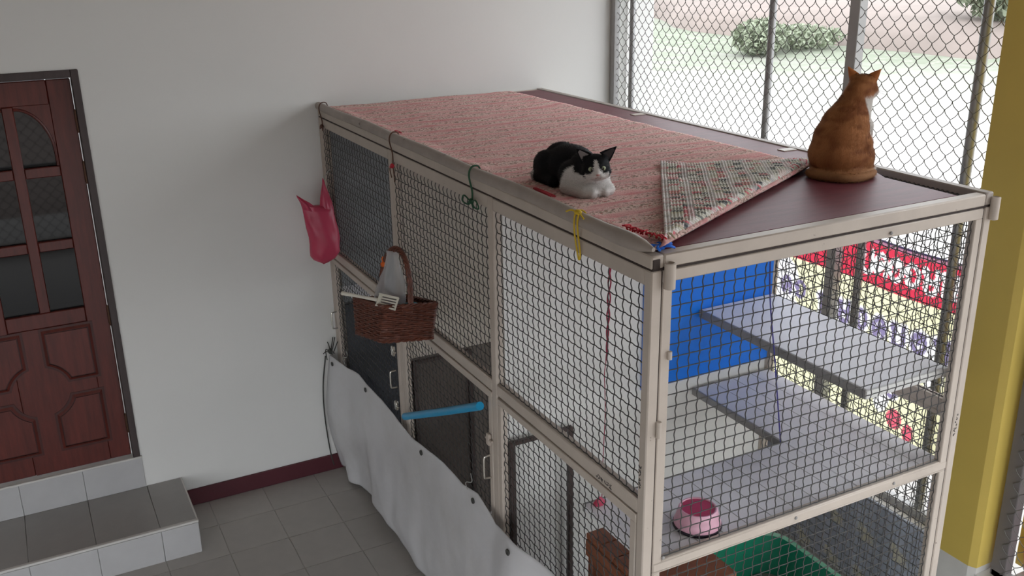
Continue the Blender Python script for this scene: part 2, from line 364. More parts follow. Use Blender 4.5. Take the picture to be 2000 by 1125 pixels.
# wires laid out fast: all rings at once, three-sided tubes
def wires_mesh(name, paths, r, mats, parent, sides=3):
    off = np.array(wloc(parent)); Vs = []; Fs = []; base = 0; ang = np.arange(sides)*2*math.pi/sides+.5
    for P in paths:
        T = np.gradient(P, axis=0); T /= np.linalg.norm(T, axis=1)[:, None]
        ref = np.array([0, 0, 1.]) if abs(P[-1][2]-P[0][2]) < .6*np.linalg.norm(P[-1]-P[0]) else np.array([.6, .8, 0])
        U = np.cross(T, ref); U /= np.linalg.norm(U, axis=1)[:, None]; Wv = np.cross(T, U)
        V = P[:, None]+r*(np.cos(ang)[None, :, None]*U[:, None]+np.sin(ang)[None, :, None]*Wv[:, None])
        k = len(P); i = np.arange(k-1)[:, None]*sides; j = np.arange(sides)[None]; j2 = (j+1) % sides
        Fs.append(np.stack([i+j, i+j2, i+sides+j2, i+sides+j], -1).reshape(-1, 4)+base); Vs.append(V.reshape(-1, 3)); base += k*sides
    V = np.concatenate(Vs)-off; F = np.concatenate(Fs)
    me = bpy.data.meshes.new(name); me.vertices.add(len(V)); me.vertices.foreach_set('co', V.ravel())
    me.loops.add(F.size); me.loops.foreach_set('vertex_index', F.ravel().astype(np.int32))
    me.polygons.add(len(F)); me.polygons.foreach_set('loop_start', np.arange(0, F.size, 4, dtype=np.int32))
    me.polygons.foreach_set('use_smooth', np.ones(len(F), bool)); me.update(calc_edges=True); me.validate()
    o = link_mesh(name, me, mats, parent); o['kind'] = 'stuff'; return o
def crimped(org, U, V, w, h, pitch=.039, amp=.0029, seg=6):
    """woven crimped wires filling a w by h rectangle at org spanned by unit U and V"""
    org, U, V = (np.asarray(a, float) for a in (org, U, V)); Nn = np.cross(U, V); out = []
    nu = max(1, int(round(w/pitch))); nv = max(1, int(round(h/pitch)))
    for (A, B, la, lb, ns, nc, ph) in ((U, V, w, h, nu, nv, 0.), (V, U, h, w, nv, nu, math.pi)):   # upright wires wave, level ones run nearly straight
        t = np.linspace(0, lb, nc*seg+1)
        for i in range(ns+1):
            a = la*i/ns; a = min(max(a, .002), la-.002)
            w1 = np.sin(t/pitch*2*math.pi+ph); jit = RNG.normal(0, .0006); inp = (.42 if ph == 0 else .12)*amp
            out.append(org+A*(a+jit)+B*t[:, None]+(Nn*amp*(.95 if ph == 0 else .5))[None]*w1[:, None]+(A*inp)[None]*np.sin(t/pitch*2*math.pi+ph+.8)[:, None])
    return out
def chainlink(org, U, w, h, cw=.066, ch=.072, seg=5):
    org, U = np.asarray(org, float), np.asarray(U, float); Z = np.array([0, 0, 1.]); Nn = np.cross(U, Z); out = []
    s = np.linspace(0, 1, seg+1)[:-1]; nh = int(h/(ch/2))
    for k in range(int(w/(cw/2))):
        xs = []; zs = []; ns = []
        for q in range(nh):
            a = (k+q) % 2; e = s**1.75
            xs += list((a+(1-2*a)*e)*cw/2); zs += list(-(q+s)*ch/2); ns += list((1-2*a)*np.sin(s*math.pi)*.002)
        xs = np.array(xs)+k*cw/2+np.repeat(RNG.normal(0, .0008, nh), seg)
        out.append(org+U*xs[:, None]+Z*np.array(zs)[:, None]+Nn*np.array(ns)[:, None])
    return out

# ------------------------------------------------------------------ THE SETTING
L_, W_, H_ = 3.045, 1.368, 2.148
ST = lambda o: tag(o, kind='structure')
w = MB()
w.box(-4.5, 0, 0, -1.915, .2, 3.55, 0); w.box(-1.145, 0, 0, 1.87, .2, 3.55, 0); w.box(-1.915, 0, 2.432, -1.145, .2, 3.55, 0); w.box(-1.915, 0, 0, -1.145, .2, .378, 0)
ST(build(w, 'wall_back', WALL, smooth=0))
ST(build(MB().box(-4.6, -5.95, 3.55, 2.35, .2, 3.65, 0), 'ceiling', CEIL, smooth=0))  # overhang past the fence is an added unseen eave that cuts sky light
ST(build(MB().box(-4.6, -3.8, 0, -4.5, .2, 3.55, 0).box(-4.6, -5.8, 2.05, -4.5, -3.8, 3.55, 0), 'wall_left', WALLD, smooth=0))  # unseen; low opening shaped to let light onto tarp and floor
ST(build(MB().box(-4.6, -5.95, 0, 2.1, -5.8, .1, 0).box(-4.6, -5.95, 2.05, 2.1, -5.8, 3.55, 0), 'wall_light_screen', WALLD, smooth=0))  # added unseen behind the camera; its gap limits light on the upper wall
ST(build(MB().box(-.945, -.012, .0, 1.79, 0, .1, .003), 'baseboard_back', BASEB))
# floor slab with grouted tiles
floor = ST(build(MB().box(-4.5, -5.8, -.1, 1.80, 0, -.003, 0), 'floor', GROUT, smooth=0))
P_ = .305; t0 = None
for i in range(-8, 7):
    for j in range(0, 13):
        x0 = -.21+P_*i; y1 = .025-P_*j
        if x0+P_ > 1.80 or (x0+P_ < -.93 and y1 > -.5 and False): continue
        if t0 is None:
            t0 = build(MB().box(.0016, -P_+.0016, -.02, P_-.0016, -.0016, 0, .0012), 'tile', TILE, floor); t0.location = (x0, y1, 0); t0.data.transform(Matrix.Translation((0, 0, 0)))
        else: copy_of(t0, (x0, y1, 0), floor)
t0.location.y -= 0
# far part of the floor behind the camera side stays one tiled surface below the tiles' level
ST(build(MB().box(-4.5, -5.8, -.02, 1.80, .025-P_*13, 0, 0), 'floor_continuation', TILE, smooth=0)).name = 'floor.001'

# ---- low wall, column and fence on the open side
kw = ST(build(MB().box(1.815, -2.70, 0, 1.93, 0, .485, 0), 'wall_right', PLINTH, smooth=0))
mbk = None
for i in range(14):
    for j in range(2):
        a, b_ = -2.69+i*.192, .01+j*.2375
        if mbk is None: mbk = build(MB().box(1.803, .002, .002, 1.817, .190, .2355, .0015), 'tile', WALLLOW, kw); mbk.location = (0, a, b_)
        else: copy_of(mbk, (0, a, b_), kw)
ST(build(MB().box(1.815, -5.8, 0, 1.93, -2.90, .42, 0), 'wall_right.001', PLINTH, smooth=0))
colm = thing('column', 'thick mustard yellow square column on a pale base right of the cage', 'column', (1.9, -2.79, 0))
cp = [(1.80, -2.675), (1.80, -2.875), (1.815, -2.905), (2.02, -2.905), (2.02, -2.675)]
build(MB().prism(cp, .452, 3.55, 2), 'shaft', YELLOW, colm, smooth=0)
build(MB().prism([(1.803, -2.677), (1.803, -2.873), (1.818, -2.902), (2.02, -2.902), (2.02, -2.677)], 0, .452, 2), 'base', PLINTH, colm, smooth=0)

def pipe(x, y, z0, z1, r): return MB().tube([(x, y, z0), (x, y, z0+.01), (x, y, z1)], r, 14)
fen = thing('chain_link_fence', 'tall chain link fence with grey posts in the opening behind the cage', 'fence', (1.88, -1.3, .485))
build(MB().box(1.845, -.045, .485, 1.885, 0, 3.55), 'post', POSTG, fen)
build(pipe(1.90, -.155, .485, 3.55, .017), 'post', PIPEG, fen)
build(pipe(1.90, -1.345, .485, 3.55, .018), 'post', PIPEG, fen)
build(MB().box(1.86, -1.925, .485, 1.91, -1.868, 3.55), 'post', POSTG, fen)
build(pipe(1.90, -2.525, .485, 3.55, .021), 'post', PIPEG, fen)
build(pipe(1.90, -2.04, .485, 1.75, .02), 'post', PIPEG, fen)
build(MB().box(1.86, -2.675, 3.50, 1.91, 0, 3.55), 'rail', POSTG, fen)
build(MB().box(1.86, -2.675, .485, 1.905, 0, .515), 'rail', POSTG, fen)
wires_mesh('chain_mesh', chainlink((1.868, -2.675, 3.52), (0, 1, 0), 2.66, 3.02), .0019, GALV, fen)
fe2 = thing('chain_link_fence', 'chain link fence panel to the right of the yellow column', 'fence', (1.90, -4., .42))
build(MB().box(1.875, -2.99, .42, 1.925, -2.925, 3.55), 'post', POSTD, fe2)
build(MB().box(1.875, -4.6, .42, 1.925, -4.55, 3.55), 'post', POSTG, fe2)
build(MB().box(1.875, -4.6, .42, 1.915, -2.93, .45), 'rail', POSTG, fe2)
wires_mesh('chain_mesh', chainlink((1.87, -4.58, 3.5), (0, 1, 0), 1.65, 3.07), .0019, GALV, fe2)
fe3 = thing('chain_link_fence', 'chain link fence across the open side behind the viewer', 'fence', (-1.3, -5.76, 0))
for k in range(4): build(MB().box(-4.4+k*2.05, -5.79, 0, -4.35+k*2.05, -5.74, 3.5), 'post', POSTG, fe3)
build(MB().box(-4.4, -5.78, .9, 1.78, -5.74, .94), 'rail', POSTG, fe3)
wires_mesh('chain_mesh', chainlink((-4.4, -5.73, 2.3), (1, 0, 0), 6.2, 2.2, .11, .12, 4), .003, GALV, fe3)

# ------------------------------------------------------------------ OUTSIDE
g = MB()
g.box(-40, -60, -.3, 70, 60, -.02, 0)
gr = ST(build(g, 'ground', GRND, smooth=0))
def patch(name, pts, z, m, label, cat, hfun=None):
    """low irregular mound of turf or earth with a wavy outline"""
    b = MB(); cx = sum(p[0] for p in pts)/len(pts); cy = sum(p[1] for p in pts)/len(pts)
    ring = spline(pts+[pts[0]], 8)[:-1]; rings = []
    for k, (s, dz) in enumerate(((1.0, -.03), (.97, .5), (.9, .8), (.6, 1.), (.05, 1.))):
        rings.append([(cx+(p[0]-cx)*s, cy+(p[1]-cy)*s, -.02+dz*z+(.0 if k == 0 else .05*mnoise.noise((p[0]*.6, p[1]*.6, k)))) for p in ring])
    b.loft(rings); return tag(build(b, name, m, smooth=60), label, cat)
patch('lawn', [(24, 9.5), (19.5, 12.5), (17.5, 16.5), (17.5, 21), (21, 26), (25, 24), (27, 16), (29, 10)], .05, LAWN, 'sparse pale green lawn beyond the bright concrete yard', 'lawn')
patch('earth_bank', [(21, 12), (21, 18), (21, 24), (24, 30), (30, 42), (48, 40), (50, 22), (36, 12)], 1.0, EARTH, 'bare brown earth bank rising behind the pale lawn', 'bank')
patch('dark_bounce_patch', [(-14, -8.2), (-2, -7.6), (14, -8.5), (16, -30), (0, -36), (-16, -28)], .06, EARTH, 'added dark earth patch unseen behind the viewer to cut ground bounce', 'yard')  # added unseen ground, dark so less light bounces indoors
def bush(c, r, n, m, label, size=.10, trunk=.0, group='bushes beyond the yard'):
    t = thing('bush', label, 'bush', (c[0], c[1], c[2]), group)
    rs = np.random.default_rng(int(abs(c[0]*37+c[1]*91))); V = []; F = []
    d = rs.normal(size=(n, 3)); d /= np.linalg.norm(d, axis=1)[:, None]; rad = rs.random(n)**.35
    for i in range(n):
        p = d[i]*rad[i]*np.array(r)+np.array([0, 0, r[2]*.9+trunk]); q = rs.normal(size=3); q /= np.linalg.norm(q); e = np.cross(q, rs.normal(size=3)); e /= np.linalg.norm(e)
        s = size*(.6+.8*rs.random()); b = len(V)
        V += [p-q*s, p+e*s*.4+np.array([0, 0, .01]), p+q*s, p-e*s*.4+np.array([0, 0, .01])]; F += [(b, b+1, b+2, b+3)]
    build(MB().add(np.array(V)+np.array(c), F), 'foliage', m, t, smooth=0, fast=True)['kind'] = 'stuff'
    for k in range(4):
        a = k*1.6; build(MB().tube([(c[0], c[1], c[2]-.05), (c[0]+.15*r[0]*math.cos(a), c[1]+.15*r[1]*math.sin(a), c[2]+.5*r[2]+trunk), (c[0]+.55*r[0]*math.cos(a), c[1]+.5*r[1]*math.sin(a), c[2]+r[2]*1.1+trunk)], [.05, .035, .015], 5), 'stem', BARK, t)
bush((17.6, 16.5, .05), (.75, .75, .5), 1500, LEAF, 'rounded pale green bush straight beyond the fence pipe', .09)
bush((19.5, 17.0, .05), (1.5, 1.2, .35), 1500, LEAF, 'low spreading green bush right of the rounded one', .09)
bush((24., 13.6, .9), (1.6, 1.6, 1.4), 2500, LEAF, 'tall leafy bush next to the yellow column top', .16)
bush((33., 31.5, 1.), (2.6, 2.2, .9), 2200, LEAF, 'distant green bush along the top of the earth bank', .18)
bush((38., 26.5, 1.), (3.2, 2.2, 1.2), 2200, LEAF, 'distant green bush on the bank behind the ginger cat', .18)
bush((30., 38.5, 1.), (2.5, 2., .9), 2200, LEAFR, 'distant reddish leaved bush at the left end of the bank', .18)
tag(build(MB().box(1.95, -.02, 0, 2.15, .22, 3.5, .006), 'white_pillar', WALL), 'white pillar outside at the left end of the fence', 'pillar')

# banner tied along the outside of the fence
ban = thing('banner', 'long red and yellow printed banner hung outside the fence below cage level', 'banner', (1.965, -2.05, .7))
G = {'p': [[(.1, .75), (.0, .9), (.1, 1.), (.2, .85), (.2, 0), (.75, 0), (.75, 1)]],
     'd': [[(.35, .45), (.45, .6), (.55, .45), (.4, .3), (.15, 0), (.05, .6), (.4, 1.), (.75, .7), (.75, 0)]],
     'b': [[(.1, .8), (0, .95), (.15, 1.), (.2, .8), (.2, .05), (.7, .05), (.72, 1.05)], [(.2, .5), (.7, .5)]],
     'o': [[(.1, .75), (.2, .6), (.1, .5), (0, .7), (.35, 1), (.7, .75), (.7, .25), (.4, 0), (.15, .15), (.2, .3)]],
     'n': [[(.05, .8), (.0, .95), (.15, 1.), (.18, .8), (.18, 0), (.45, .2), (.7, 0)], [(.7, 0), (.7, 1)]],
     'q': [[(.7, .9), (.35, 1), (.05, .7), (.1, .2), (.45, .0), (.75, .3), (.7, .7), (.45, .75), (.35, .5)]]}
BY0, BY1, BZ0, BZ1, BDX = -2.66, -1.40, .70, 1.655, .0055
by_ = np.arange(BY0, BY1, BDX); bz_ = np.arange(BZ0, BZ1, BDX); GY, GZ = np.meshgrid(by_, bz_, indexing='ij')
BC = np.zeros(GY.shape+(3,)); red = np.array((.66, .045, .085)); yel = np.array((.90, .87, .56)); wht = np.array((.93, .91, .92)); pur = np.array((.25, .21, .36))
BC[:] = np.where((GZ > 1.435)[..., None], red, yel); BC[GZ > 1.632] = (.42, .20, .28)
def ink(word, y, z, s_, adv, col, r):
    """print a row of rounded letters: the cloth takes the colour near each stroke"""
    d = np.full(GY.shape, 9.)
    for i, k in enumerate(word):
        for st in G[k]:
            P = spline([(y-adv*i-q[0]*s_, z+q[1]*s_, 0) for q in st], 6)
            for p in P: d = np.minimum(d, np.hypot(GY-p[0], GZ-p[1]))
    BC[d < r] = col
ink('pdqobnpd', -1.98, 1.495, .095, .092, wht, .0125); ink('bn', -1.44, 1.50, .09, .095, wht, .012)
for (y, z, ry, rz) in ((-1.50, 1.30, .12, .13), (-1.56, 1.12, .10, .10), (-2.20, .94, .05, .10), (-2.46, 1.15, .05, .14)):   # pale faded patches
    BC[((GY-y)/ry)**2+((GZ-z)/rz)**2 < 1] = wht
BC[((GY+2.29)/.045)**2+((GZ-.84)/.05)**2 < 1] = (.75, .13, .19); BC[((GY+2.37)/.03)**2+((GZ-.80)/.045)**2 < 1] = (.75, .13, .19)
ink('nbodpqn', -1.76, 1.205, .085, .115, wht, .026); ink('nbodpqn', -1.76, 1.205, .085, .115, pur, .0125)
ink('do', -1.50, 1.24, .08, .10, pur, .011); ink('dqpnb', -1.62, .95, .08, .15, wht, .022); ink('dqpnb', -1.62, .95, .08, .15, pur, .011)
nyb, nzb = GY.shape; Vb = np.stack([np.full(GY.shape, 1.96)+.010*np.sin(GY*9), GY, GZ], -1).reshape(-1, 3)
ia, ja = np.meshgrid(np.arange(nyb-1), np.arange(nzb-1), indexing='ij'); q0 = (ia*nzb+ja).ravel(); Fb = np.stack([q0, q0+nzb, q0+nzb+1, q0+1], 1)
me = bpy.data.meshes.new('printed_cloth'); me.from_pydata((Vb-np.array(wloc(ban))).tolist(), [], Fb.tolist())
c4 = np.ones((len(Vb), 4)); c4[:, :3] = BC.reshape(-1, 3); me.color_attributes.new('Col', 'FLOAT_COLOR', 'POINT').data.foreach_set('color', c4.ravel())
def cloth_print():
    m, nt, b = new_mat('banner_print'); L = nt.links.new; a = N(nt, 'ShaderNodeVertexColor', layer_name='Col'); L(a.outputs['Color'], b.inputs['Base Color']); b.inputs['Roughness'].default_value = .5
    t = N(nt, 'ShaderNodeBsdfTranslucent'); L(a.outputs['Color'], t.inputs['Color']); mx = N(nt, 'ShaderNodeMixShader'); mx.inputs['Fac'].default_value = .5
    L(b.outputs[0], mx.inputs[1]); L(t.outputs[0], mx.inputs[2]); L(mx.outputs[0], nt.nodes['Material Output'].inputs['Surface']); return m
link_mesh('printed_cloth', me, cloth_print(), ban)
for z_ in (BZ0, BZ1): build(MB().tube([(1.96+.010*math.sin(y*9), y, z_) for y in np.linspace(BY0, BY1, 30)], .005, 6), 'hem', PURB, ban)
for y_ in (-2.55, -1.95, -1.45): build(MB().tube(spline([(1.955, y_, 1.65), (1.915, y_+.01, 1.675), (1.885, y_, 1.69)], 5), .002, 5), 'tie', STR['grey'], ban)
tag(build(MB().tube([(2.02, -2.50, -.02), (2.02, -2.50, .5), (2.02, -2.52, 1.42)], .016, 10), 'pole', PURB), 'slim grey purple pole standing outside behind the yellow banner', 'pole')
# pale bag and brown board beyond the right-hand fence panel
b = MB(); rs_ = []
for k, (z, r) in enumerate(((.42, .05), (.46, .085), (.54, .09), (.62, .07), (.68, .035), (.72, .045))):
    rs_.append([(2.04+r*math.cos(a)*(1+.18*math.sin(3*a+k)), -3.06+r*math.sin(a)*(1+.18*math.cos(4*a+k)), z) for a in np.arange(14)*2*math.pi/14])
tag(build(b.loft(rs_), 'plastic_bag', [PINKB], smooth=60), 'pink plastic bag outside at the lower right fence panel', 'bag')
tag(build(MB().box(2.03, -3.075, .42, 2.06, -2.93, 2.4, .003), 'yellow_board', YELLOW), 'mustard yellow board outside just right of the grey post', 'board')
tag(build(MB().box(2.10, -3.40, .42, 2.16, -3.08, 2.0, .005), 'brown_board', BROWND), 'dark brown board outside behind the pink bag', 'board')
tag(build(MB().box(1.95, -3.45, 0, 2.16, -2.98, .42, .005), 'outdoor_ledge', PLINTH), 'pale ledge outside under the pink bag', 'ledge')

# ------------------------------------------------------------------ DOOR
door = tag(bpy.data.objects.new('door_1', None), kind='structure'); COL.objects.link(door); door.location = (-1.5, 0, .378)
build(MB().box(-1.172, -.014, .378, -1.137, .10, 2.432, .003), 'frame_jamb', DFRAME, door)
build(MB().box(-1.93, -.014, .378, -1.895, .10, 2.432, .003), 'frame_jamb', DFRAME, door)
build(MB().box(-1.895, -.0135, 2.396, -1.172, .10, 2.4315, .003), 'frame_head', DFRAME, door)
Y0, Y1 = .025, .065
def dpart(name, x0, z0, x1, z1, m=DOORW, y0=Y0, y1=Y1, b=.004): return build(MB().box(x0, y0, z0, x1, y1, z1, b), name, m, door)
dpart('stile', -1.282, .384, -1.176, 2.390); dpart('stile', -1.890, .384, -1.645, 2.390)
dpart('rail', -1.645, 2.275, -1.282, 2.390); dpart('mullion', -1.488, 1.255, -1.438, 2.275)
dpart('rail', -1.645, 1.178, -1.282, 1.255)
for z in (1.567, 1.932):
    for x0, x1 in ((-1.438, -1.282), (-1.645, -1.488)): dpart('glazing_bar', x0, z, x1, z+.050)
# arched top: a spandrel over each upper pane
for sx in (1, -1):
    cx = -1.463; pts = []
    for k in range(13):
        a = math.pi/2*k/12; pts.append((cx+sx*(.025+.153*math.sin(a)), 2.03+.235*math.cos(a)))
    x_in, x_out = cx+sx*.025, cx+sx*.181
    pts += [(x_out, 2.03), (x_out, 2.276), (x_in, 2.276)]
    build(MB().prism(pts, Y0+.001, Y1, 1), 'arch_spandrel', DOORW, door, smooth=30)
    arc = [(cx+sx*(.025+.150*math.sin(math.pi/2*k/16)), Y0, 2.03+.232*math.cos(math.pi/2*k/16)) for k in range(17)]+[(cx+sx*.175, Y0, 1.985)]
    build(MB().tube(arc, .007, 8), 'arch_moulding', DOORW, door)
for x0, x1 in ((-1.440, -1.280), (-1.647, -1.486)):
    for z0, z1 in ((1.98, 2.275), (1.615, 1.934), (1.253, 1.569)):
        build(MB().box(x0, .046, z0, x1, .052, z1, 0), 'pane', PANE, door, smooth=0)
# lower half: boards with four raised panels whose inner corners are cut by a round boss
dpart('lower_board', -1.645, .384, -1.282, 1.178, b=.001)
cxp, czp, rb = -1.548, .838, .135
def panel_poly(x0, z0, x1, z1, corner, g=0.):
    x0, z0, x1, z1 = x0+g, z0+g, x1-g, z1-g; r = rb+g; out = []
    cs = [(x0, z0), (x1, z0), (x1, z1), (x0, z1)]
    for i, (x, z) in enumerate(cs):
        if i != corner: out.append((x, z)); continue
        dxx = abs(x-cxp); dzz = abs(z-czp); sx = 1 if x > cxp else -1; sz = 1 if z > czp else -1
        px = (cxp+sx*math.sqrt(max(r*r-dzz*dzz, 1e-6)), z); pz = (x, czp+sz*math.sqrt(max(r*r-dxx*dxx, 1e-6)))
        a0 = math.atan2(px[1]-czp, px[0]-cxp); a1 = math.atan2(pz[1]-czp, pz[0]-cxp)
        arc = [(cxp+r*math.cos(a0+(a1-a0)*k/8), czp+r*math.sin(a0+(a1-a0)*k/8)) for k in range(9)]
        prev = cs[i-1]
        if abs(prev[1]-z) > abs(prev[0]-x): arc = arc[::-1]   # arrive along z: touch the vertical side first
        out += arc
    return out
for (x0, z0, x1, z1, c) in ((-1.512, .868, -1.258, 1.176, 0), (-1.508, .492, -1.256, .806, 3), (-1.842, .868, -1.584, 1.176, 1), (-1.842, .492, -1.588, .806, 2)):
    build(MB().prism(panel_poly(x0, z0, x1, z1, c), Y0-.003, Y0+.02, 1), 'panel_groove', DOORG, door, smooth=0)
    pn = MB(); A = panel_poly(x0, z0, x1, z1, c, .010); B = panel_poly(x0, z0, x1, z1, c, .024); n = len(A)
    fa = [(p[0], Y0-.002, p[1]) for p in A]; fb = [(p[0], Y0-.011, p[1]) for p in B]
    pn.add(fa+fb, [(i, (i+1) % n, n+(i+1) % n, n+i) for i in range(n)]); build(pn, 'panel_moulding', DOORW, door, smooth=0)
    C2 = panel_poly(x0, z0, x1, z1, c, .030); build(MB().prism(C2, Y0-.009, Y0+.01, 1), 'raised_panel', DOORW, door, smooth=0)
for z in (2.14, 1.89, 1.145, .53): build(MB().box(-1.182, .008, z, -1.166, .03, z+.10, .002).tube([(-1.174, .010, z-.006), (-1.174, .010, z+.05), (-1.174, .010, z+.106)], .006, 8), 'hinge', HINGE, door)

# steps of tile below the door
stp = thing('doorstep', 'two grey tiled steps leading up to the mahogany door', 'step', (-1.8, -.25, 0))
build(MB().box(-4.4, -.482, 0, -.951, -.001, .180, 0), 'core', GROUT, stp, smooth=0)
xs = [-.944-.001, -1.128, -1.43, -1.735, -2.04, -2.345]
for i in range(5):
    build(MB().box(xs[i+1]+.001, -.472, .176, xs[i]-.001, -.001, .189, .0015), 'tread_tile', STEPT, stp)
    build(MB().box(xs[i+1]+.001, -.491, 0.0, xs[i]-.001, -.480, .176, .0015), 'riser_tile', STEPR, stp)
build(MB().box(-4.4, -.492, .177, -.942, -.470, .1905, .003), 'nosing', EDGE, stp)
build(MB().box(-.952, -.470, .177, -.9425, -.001, .1900, .002), 'nosing', EDGE, stp)
build(MB().box(-.953, -.482, 0, -.943, -.001, .176, .0015), 'side_tile', STEPR, stp)
xr = [-1.13, -1.43, -1.735, -2.04, -2.345]
for i in range(4): build(MB().box(xr[i+1]+.001, -.010, .190, xr[i]-.001, .0, .368, .0015), 'riser_tile', STEPR, stp)
build(MB().box(-2.6, -.013, .366, -1.128, 0, .3782, .003), 'nosing', EDGE, stp)

# ------------------------------------------------------------------ THE CAGE
cage = thing('cat_cage', 'large cream metal cat cage of three bays with wire mesh sides', 'cage', (.68, -1.52, 0))
YB = [0., -1.042, -2.040, -L_]          # bay boundaries
def cpart(name, x0, y0, z0, x1, y1, z1, m=CREAM, b=.004, parent=cage): return build(MB().box(x0, y0, z0, x1, y1, z1, b), name, m, parent)
T = .036
for x0 in (0, W_-T):
    cpart('post', x0, -L_, 0, x0+T, -L_+T, 2.106); cpart('post', x0, -T, 0, x0+T, -.002, 2.106)
    for yb in (-1.042, -2.040): cpart('post', x0, yb-.042, 0, x0+T, yb, 2.106)
    cpart('top_rail', x0, -L_+.002, 2.110, x0+.042 if x0 == 0 else x0, -.002, H_) if x0 == 0 else cpart('top_rail', x0-.002, -L_+.002, 2.110, W_, -.002, H_+.006, RAILC)
    for i in range(3):
        ya, yb = YB[i]-(T if i == 0 else .042), YB[i+1]+(T if i == 2 else 0)
        cpart('middle_rail', x0, yb, 1.337, x0+T, ya, 1.385)
        cpart('bottom_rail', x0, yb, .10, x0+T, ya, .136)
cpart('top_rail', .042, -L_, 2.110, W_-T-.004, -L_+.040, H_+.002); cpart('top_rail', .042, -.042, 2.110, W_-T-.004, -.002, H_)
for yb in (-1.055, -2.11): cpart('top_rail', .042, yb-.02, 2.096, W_-T, yb+.02, 2.130)
# black seam lines where the panels meet the frame
build(MB().box(.003, -L_+.004, 2.104, .03, -.004, 2.112, 0), 'seam', SEAM, cage, smooth=0)
build(MB().box(.004, -L_+.003, 2.104, W_-.004, -L_+.03, 2.112, 0), 'seam', SEAM, cage, smooth=0)
def mesh_panel(name, side, lo, hi, z0, z1, fr, frt, xo, label=None, pitch=.039, stile=True):
    """a framed piece of wire mesh; side 'x' lies in a plane x = xo, side 'y' in a plane y = xo"""
    if side == 'x': org, U = (xo+.014, lo, z0), (0, 1, 0)
    else: org, U = (lo, xo+.014, z0), (1, 0, 0)
    c = Vector(((org[0]), (org[1]), z0)); fb = MB()
    def bx(a0, z_0, a1, z_1, d0=.001, d1=.030):
        if side == 'x': fb.box(xo+d0, a0, z_0, xo+d1, a1, z_1, .003)
        else: fb.box(a0, xo+d0, z_0, a1, xo+d1, z_1, .003)
    bx(lo, z1-frt, hi, z1)
    if stile: bx(lo, z0, lo+fr, z1-frt+.002); bx(hi-fr, z0, hi, z1-frt+.002); bx(lo+fr, z0, hi-fr, z0+frt)
    pn = build(fb, name, CREAM, cage)
    g = fr if stile else 0
    wires_mesh('wire_mesh', crimped((org[0]+U[0]*g, org[1]+U[1]*g, z0+(frt if stile else 0)), U, (0, 0, 1), hi-lo-2*g, z1-frt-z0-(frt if stile else 0), pitch, .0029 if side == 'x' else .0018), .0020, WIRE, pn)
    return pn
bays = []
for i in range(3):
    hi = YB[i]-(T if i == 0 else .042); lo = YB[i+1]+(T if i == 2 else 0)
    # front (towards the room)
    mesh_panel('upper_panel', 'x', lo, hi, 1.385, 2.104, .0, .046, 0., stile=False)
    dr = mesh_panel('cage_door', 'x', lo+.003, hi-.003, .140, 1.331, .030, .030, -.002)
    bays.append(dr)
    # back (towards the fence)
    mesh_panel('upper_panel', 'x', lo, hi, 1.385, 2.104, .0, .040, W_-.032, stile=False)
    mesh_panel('back_panel', 'x', lo, hi, .140, 1.335, .020, .020, W_-.032)
def handle(y, z0, z1, parent):
    x = -.003
    b = MB().tube(spline([(x, y, z0), (x-.022, y, z0+.002), (x-.030, y, z0+.012), (x-.030, y, z1-.012), (x-.022, y, z1-.002), (x, y, z1)], 5), .0045, 8)
    build(b, 'handle', CHROME, parent)
handle(-.062, .915, 1.015, bays[0]); handle(-1.010+.022, .925, 1.015, bays[0]); handle(-2.022, .955, 1.055, bays[1])
for i, (y, z) in enumerate(((-.98, 1.09), (-2.02, 1.10), (-.98, .80))):
    build(MB().box(-.016, y-.012, z, -.002, y+.012, z+.05, .003).tube([(-.010, y-.03, z+.025), (-.010, y, z+.025), (-.010, y+.02, z+.025)], .005, 8), 'latch', CHROME if i != 1 else CREAM, bays[min(i, 1)])
# near end: one tall door-like panel above, one below
pn = mesh_panel('end_panel', 'y', .039, 1.328, 1.134, 2.103, .034, .036, -L_, pitch=.0385)
cpart('end_sill', .040, -L_-.002, 1.134, 1.327, -L_+.03, 1.166, CREAM)
pl = mesh_panel('end_panel', 'y', .039, 1.328, .140, 1.1335, .030, .008, -L_, pitch=.0385)
cpart('bottom_rail', T, -L_, .10, W_-T, -L_+T, .136)
for xa, xb in ((.0365, .0395), (1.3275, 1.3325)): build(MB().box(xa, -L_+.004, .12, xb, -L_+.03, 2.10, 0), 'seam', SEAM, cage, smooth=0)
mesh_panel('far_panel', 'y', .039, 1.328, 1.0, 2.103, .02, .03, -.036)
mesh_panel('far_panel', 'y', .039, 1.328, .140, .995, .02, .03, -.036)
for x, y, z0, z1, r in ((.052, -L_-.012, 2.052, 2.128, .016), (W_-.004, -L_-.010, 2.062, 2.140, .015)):
    build(MB().lathe([(r*.72, 0), (r, .002), (r, z1-z0-.002), (r*.72, z1-z0), (r*.70, z1-z0-.02), (0.0, z1-z0-.02)], (x, y, z0), 18), 'corner_lug', CREAM, cage)
build(MB().box(.004, -L_-.0015, 2.112, .026, -L_+.01, 2.138, 0), 'open_tube_end', SEAM, cage, smooth=0)
build(MB().tube([(.038, -L_-.006, 1.60), (.038, -L_-.006, 1.625), (.038, -L_-.006, 1.65)], .008, 10), 'hinge', CREAM, cage)
build(MB().tube([(.068, -L_-.004, 1.838), (.068, -L_-.004, 1.85), (.068, -L_-.004, 1.862)], .007, 10), 'hinge', CREAM, cage)
for x, z in ((.9, 2.082), (1.06, 1.152), (.075, 1.18), (.61, 1.153)): build(MB().ell((x, -L_-.003, z), (.006, .004, .006)), 'screw', SHELFE, cage)
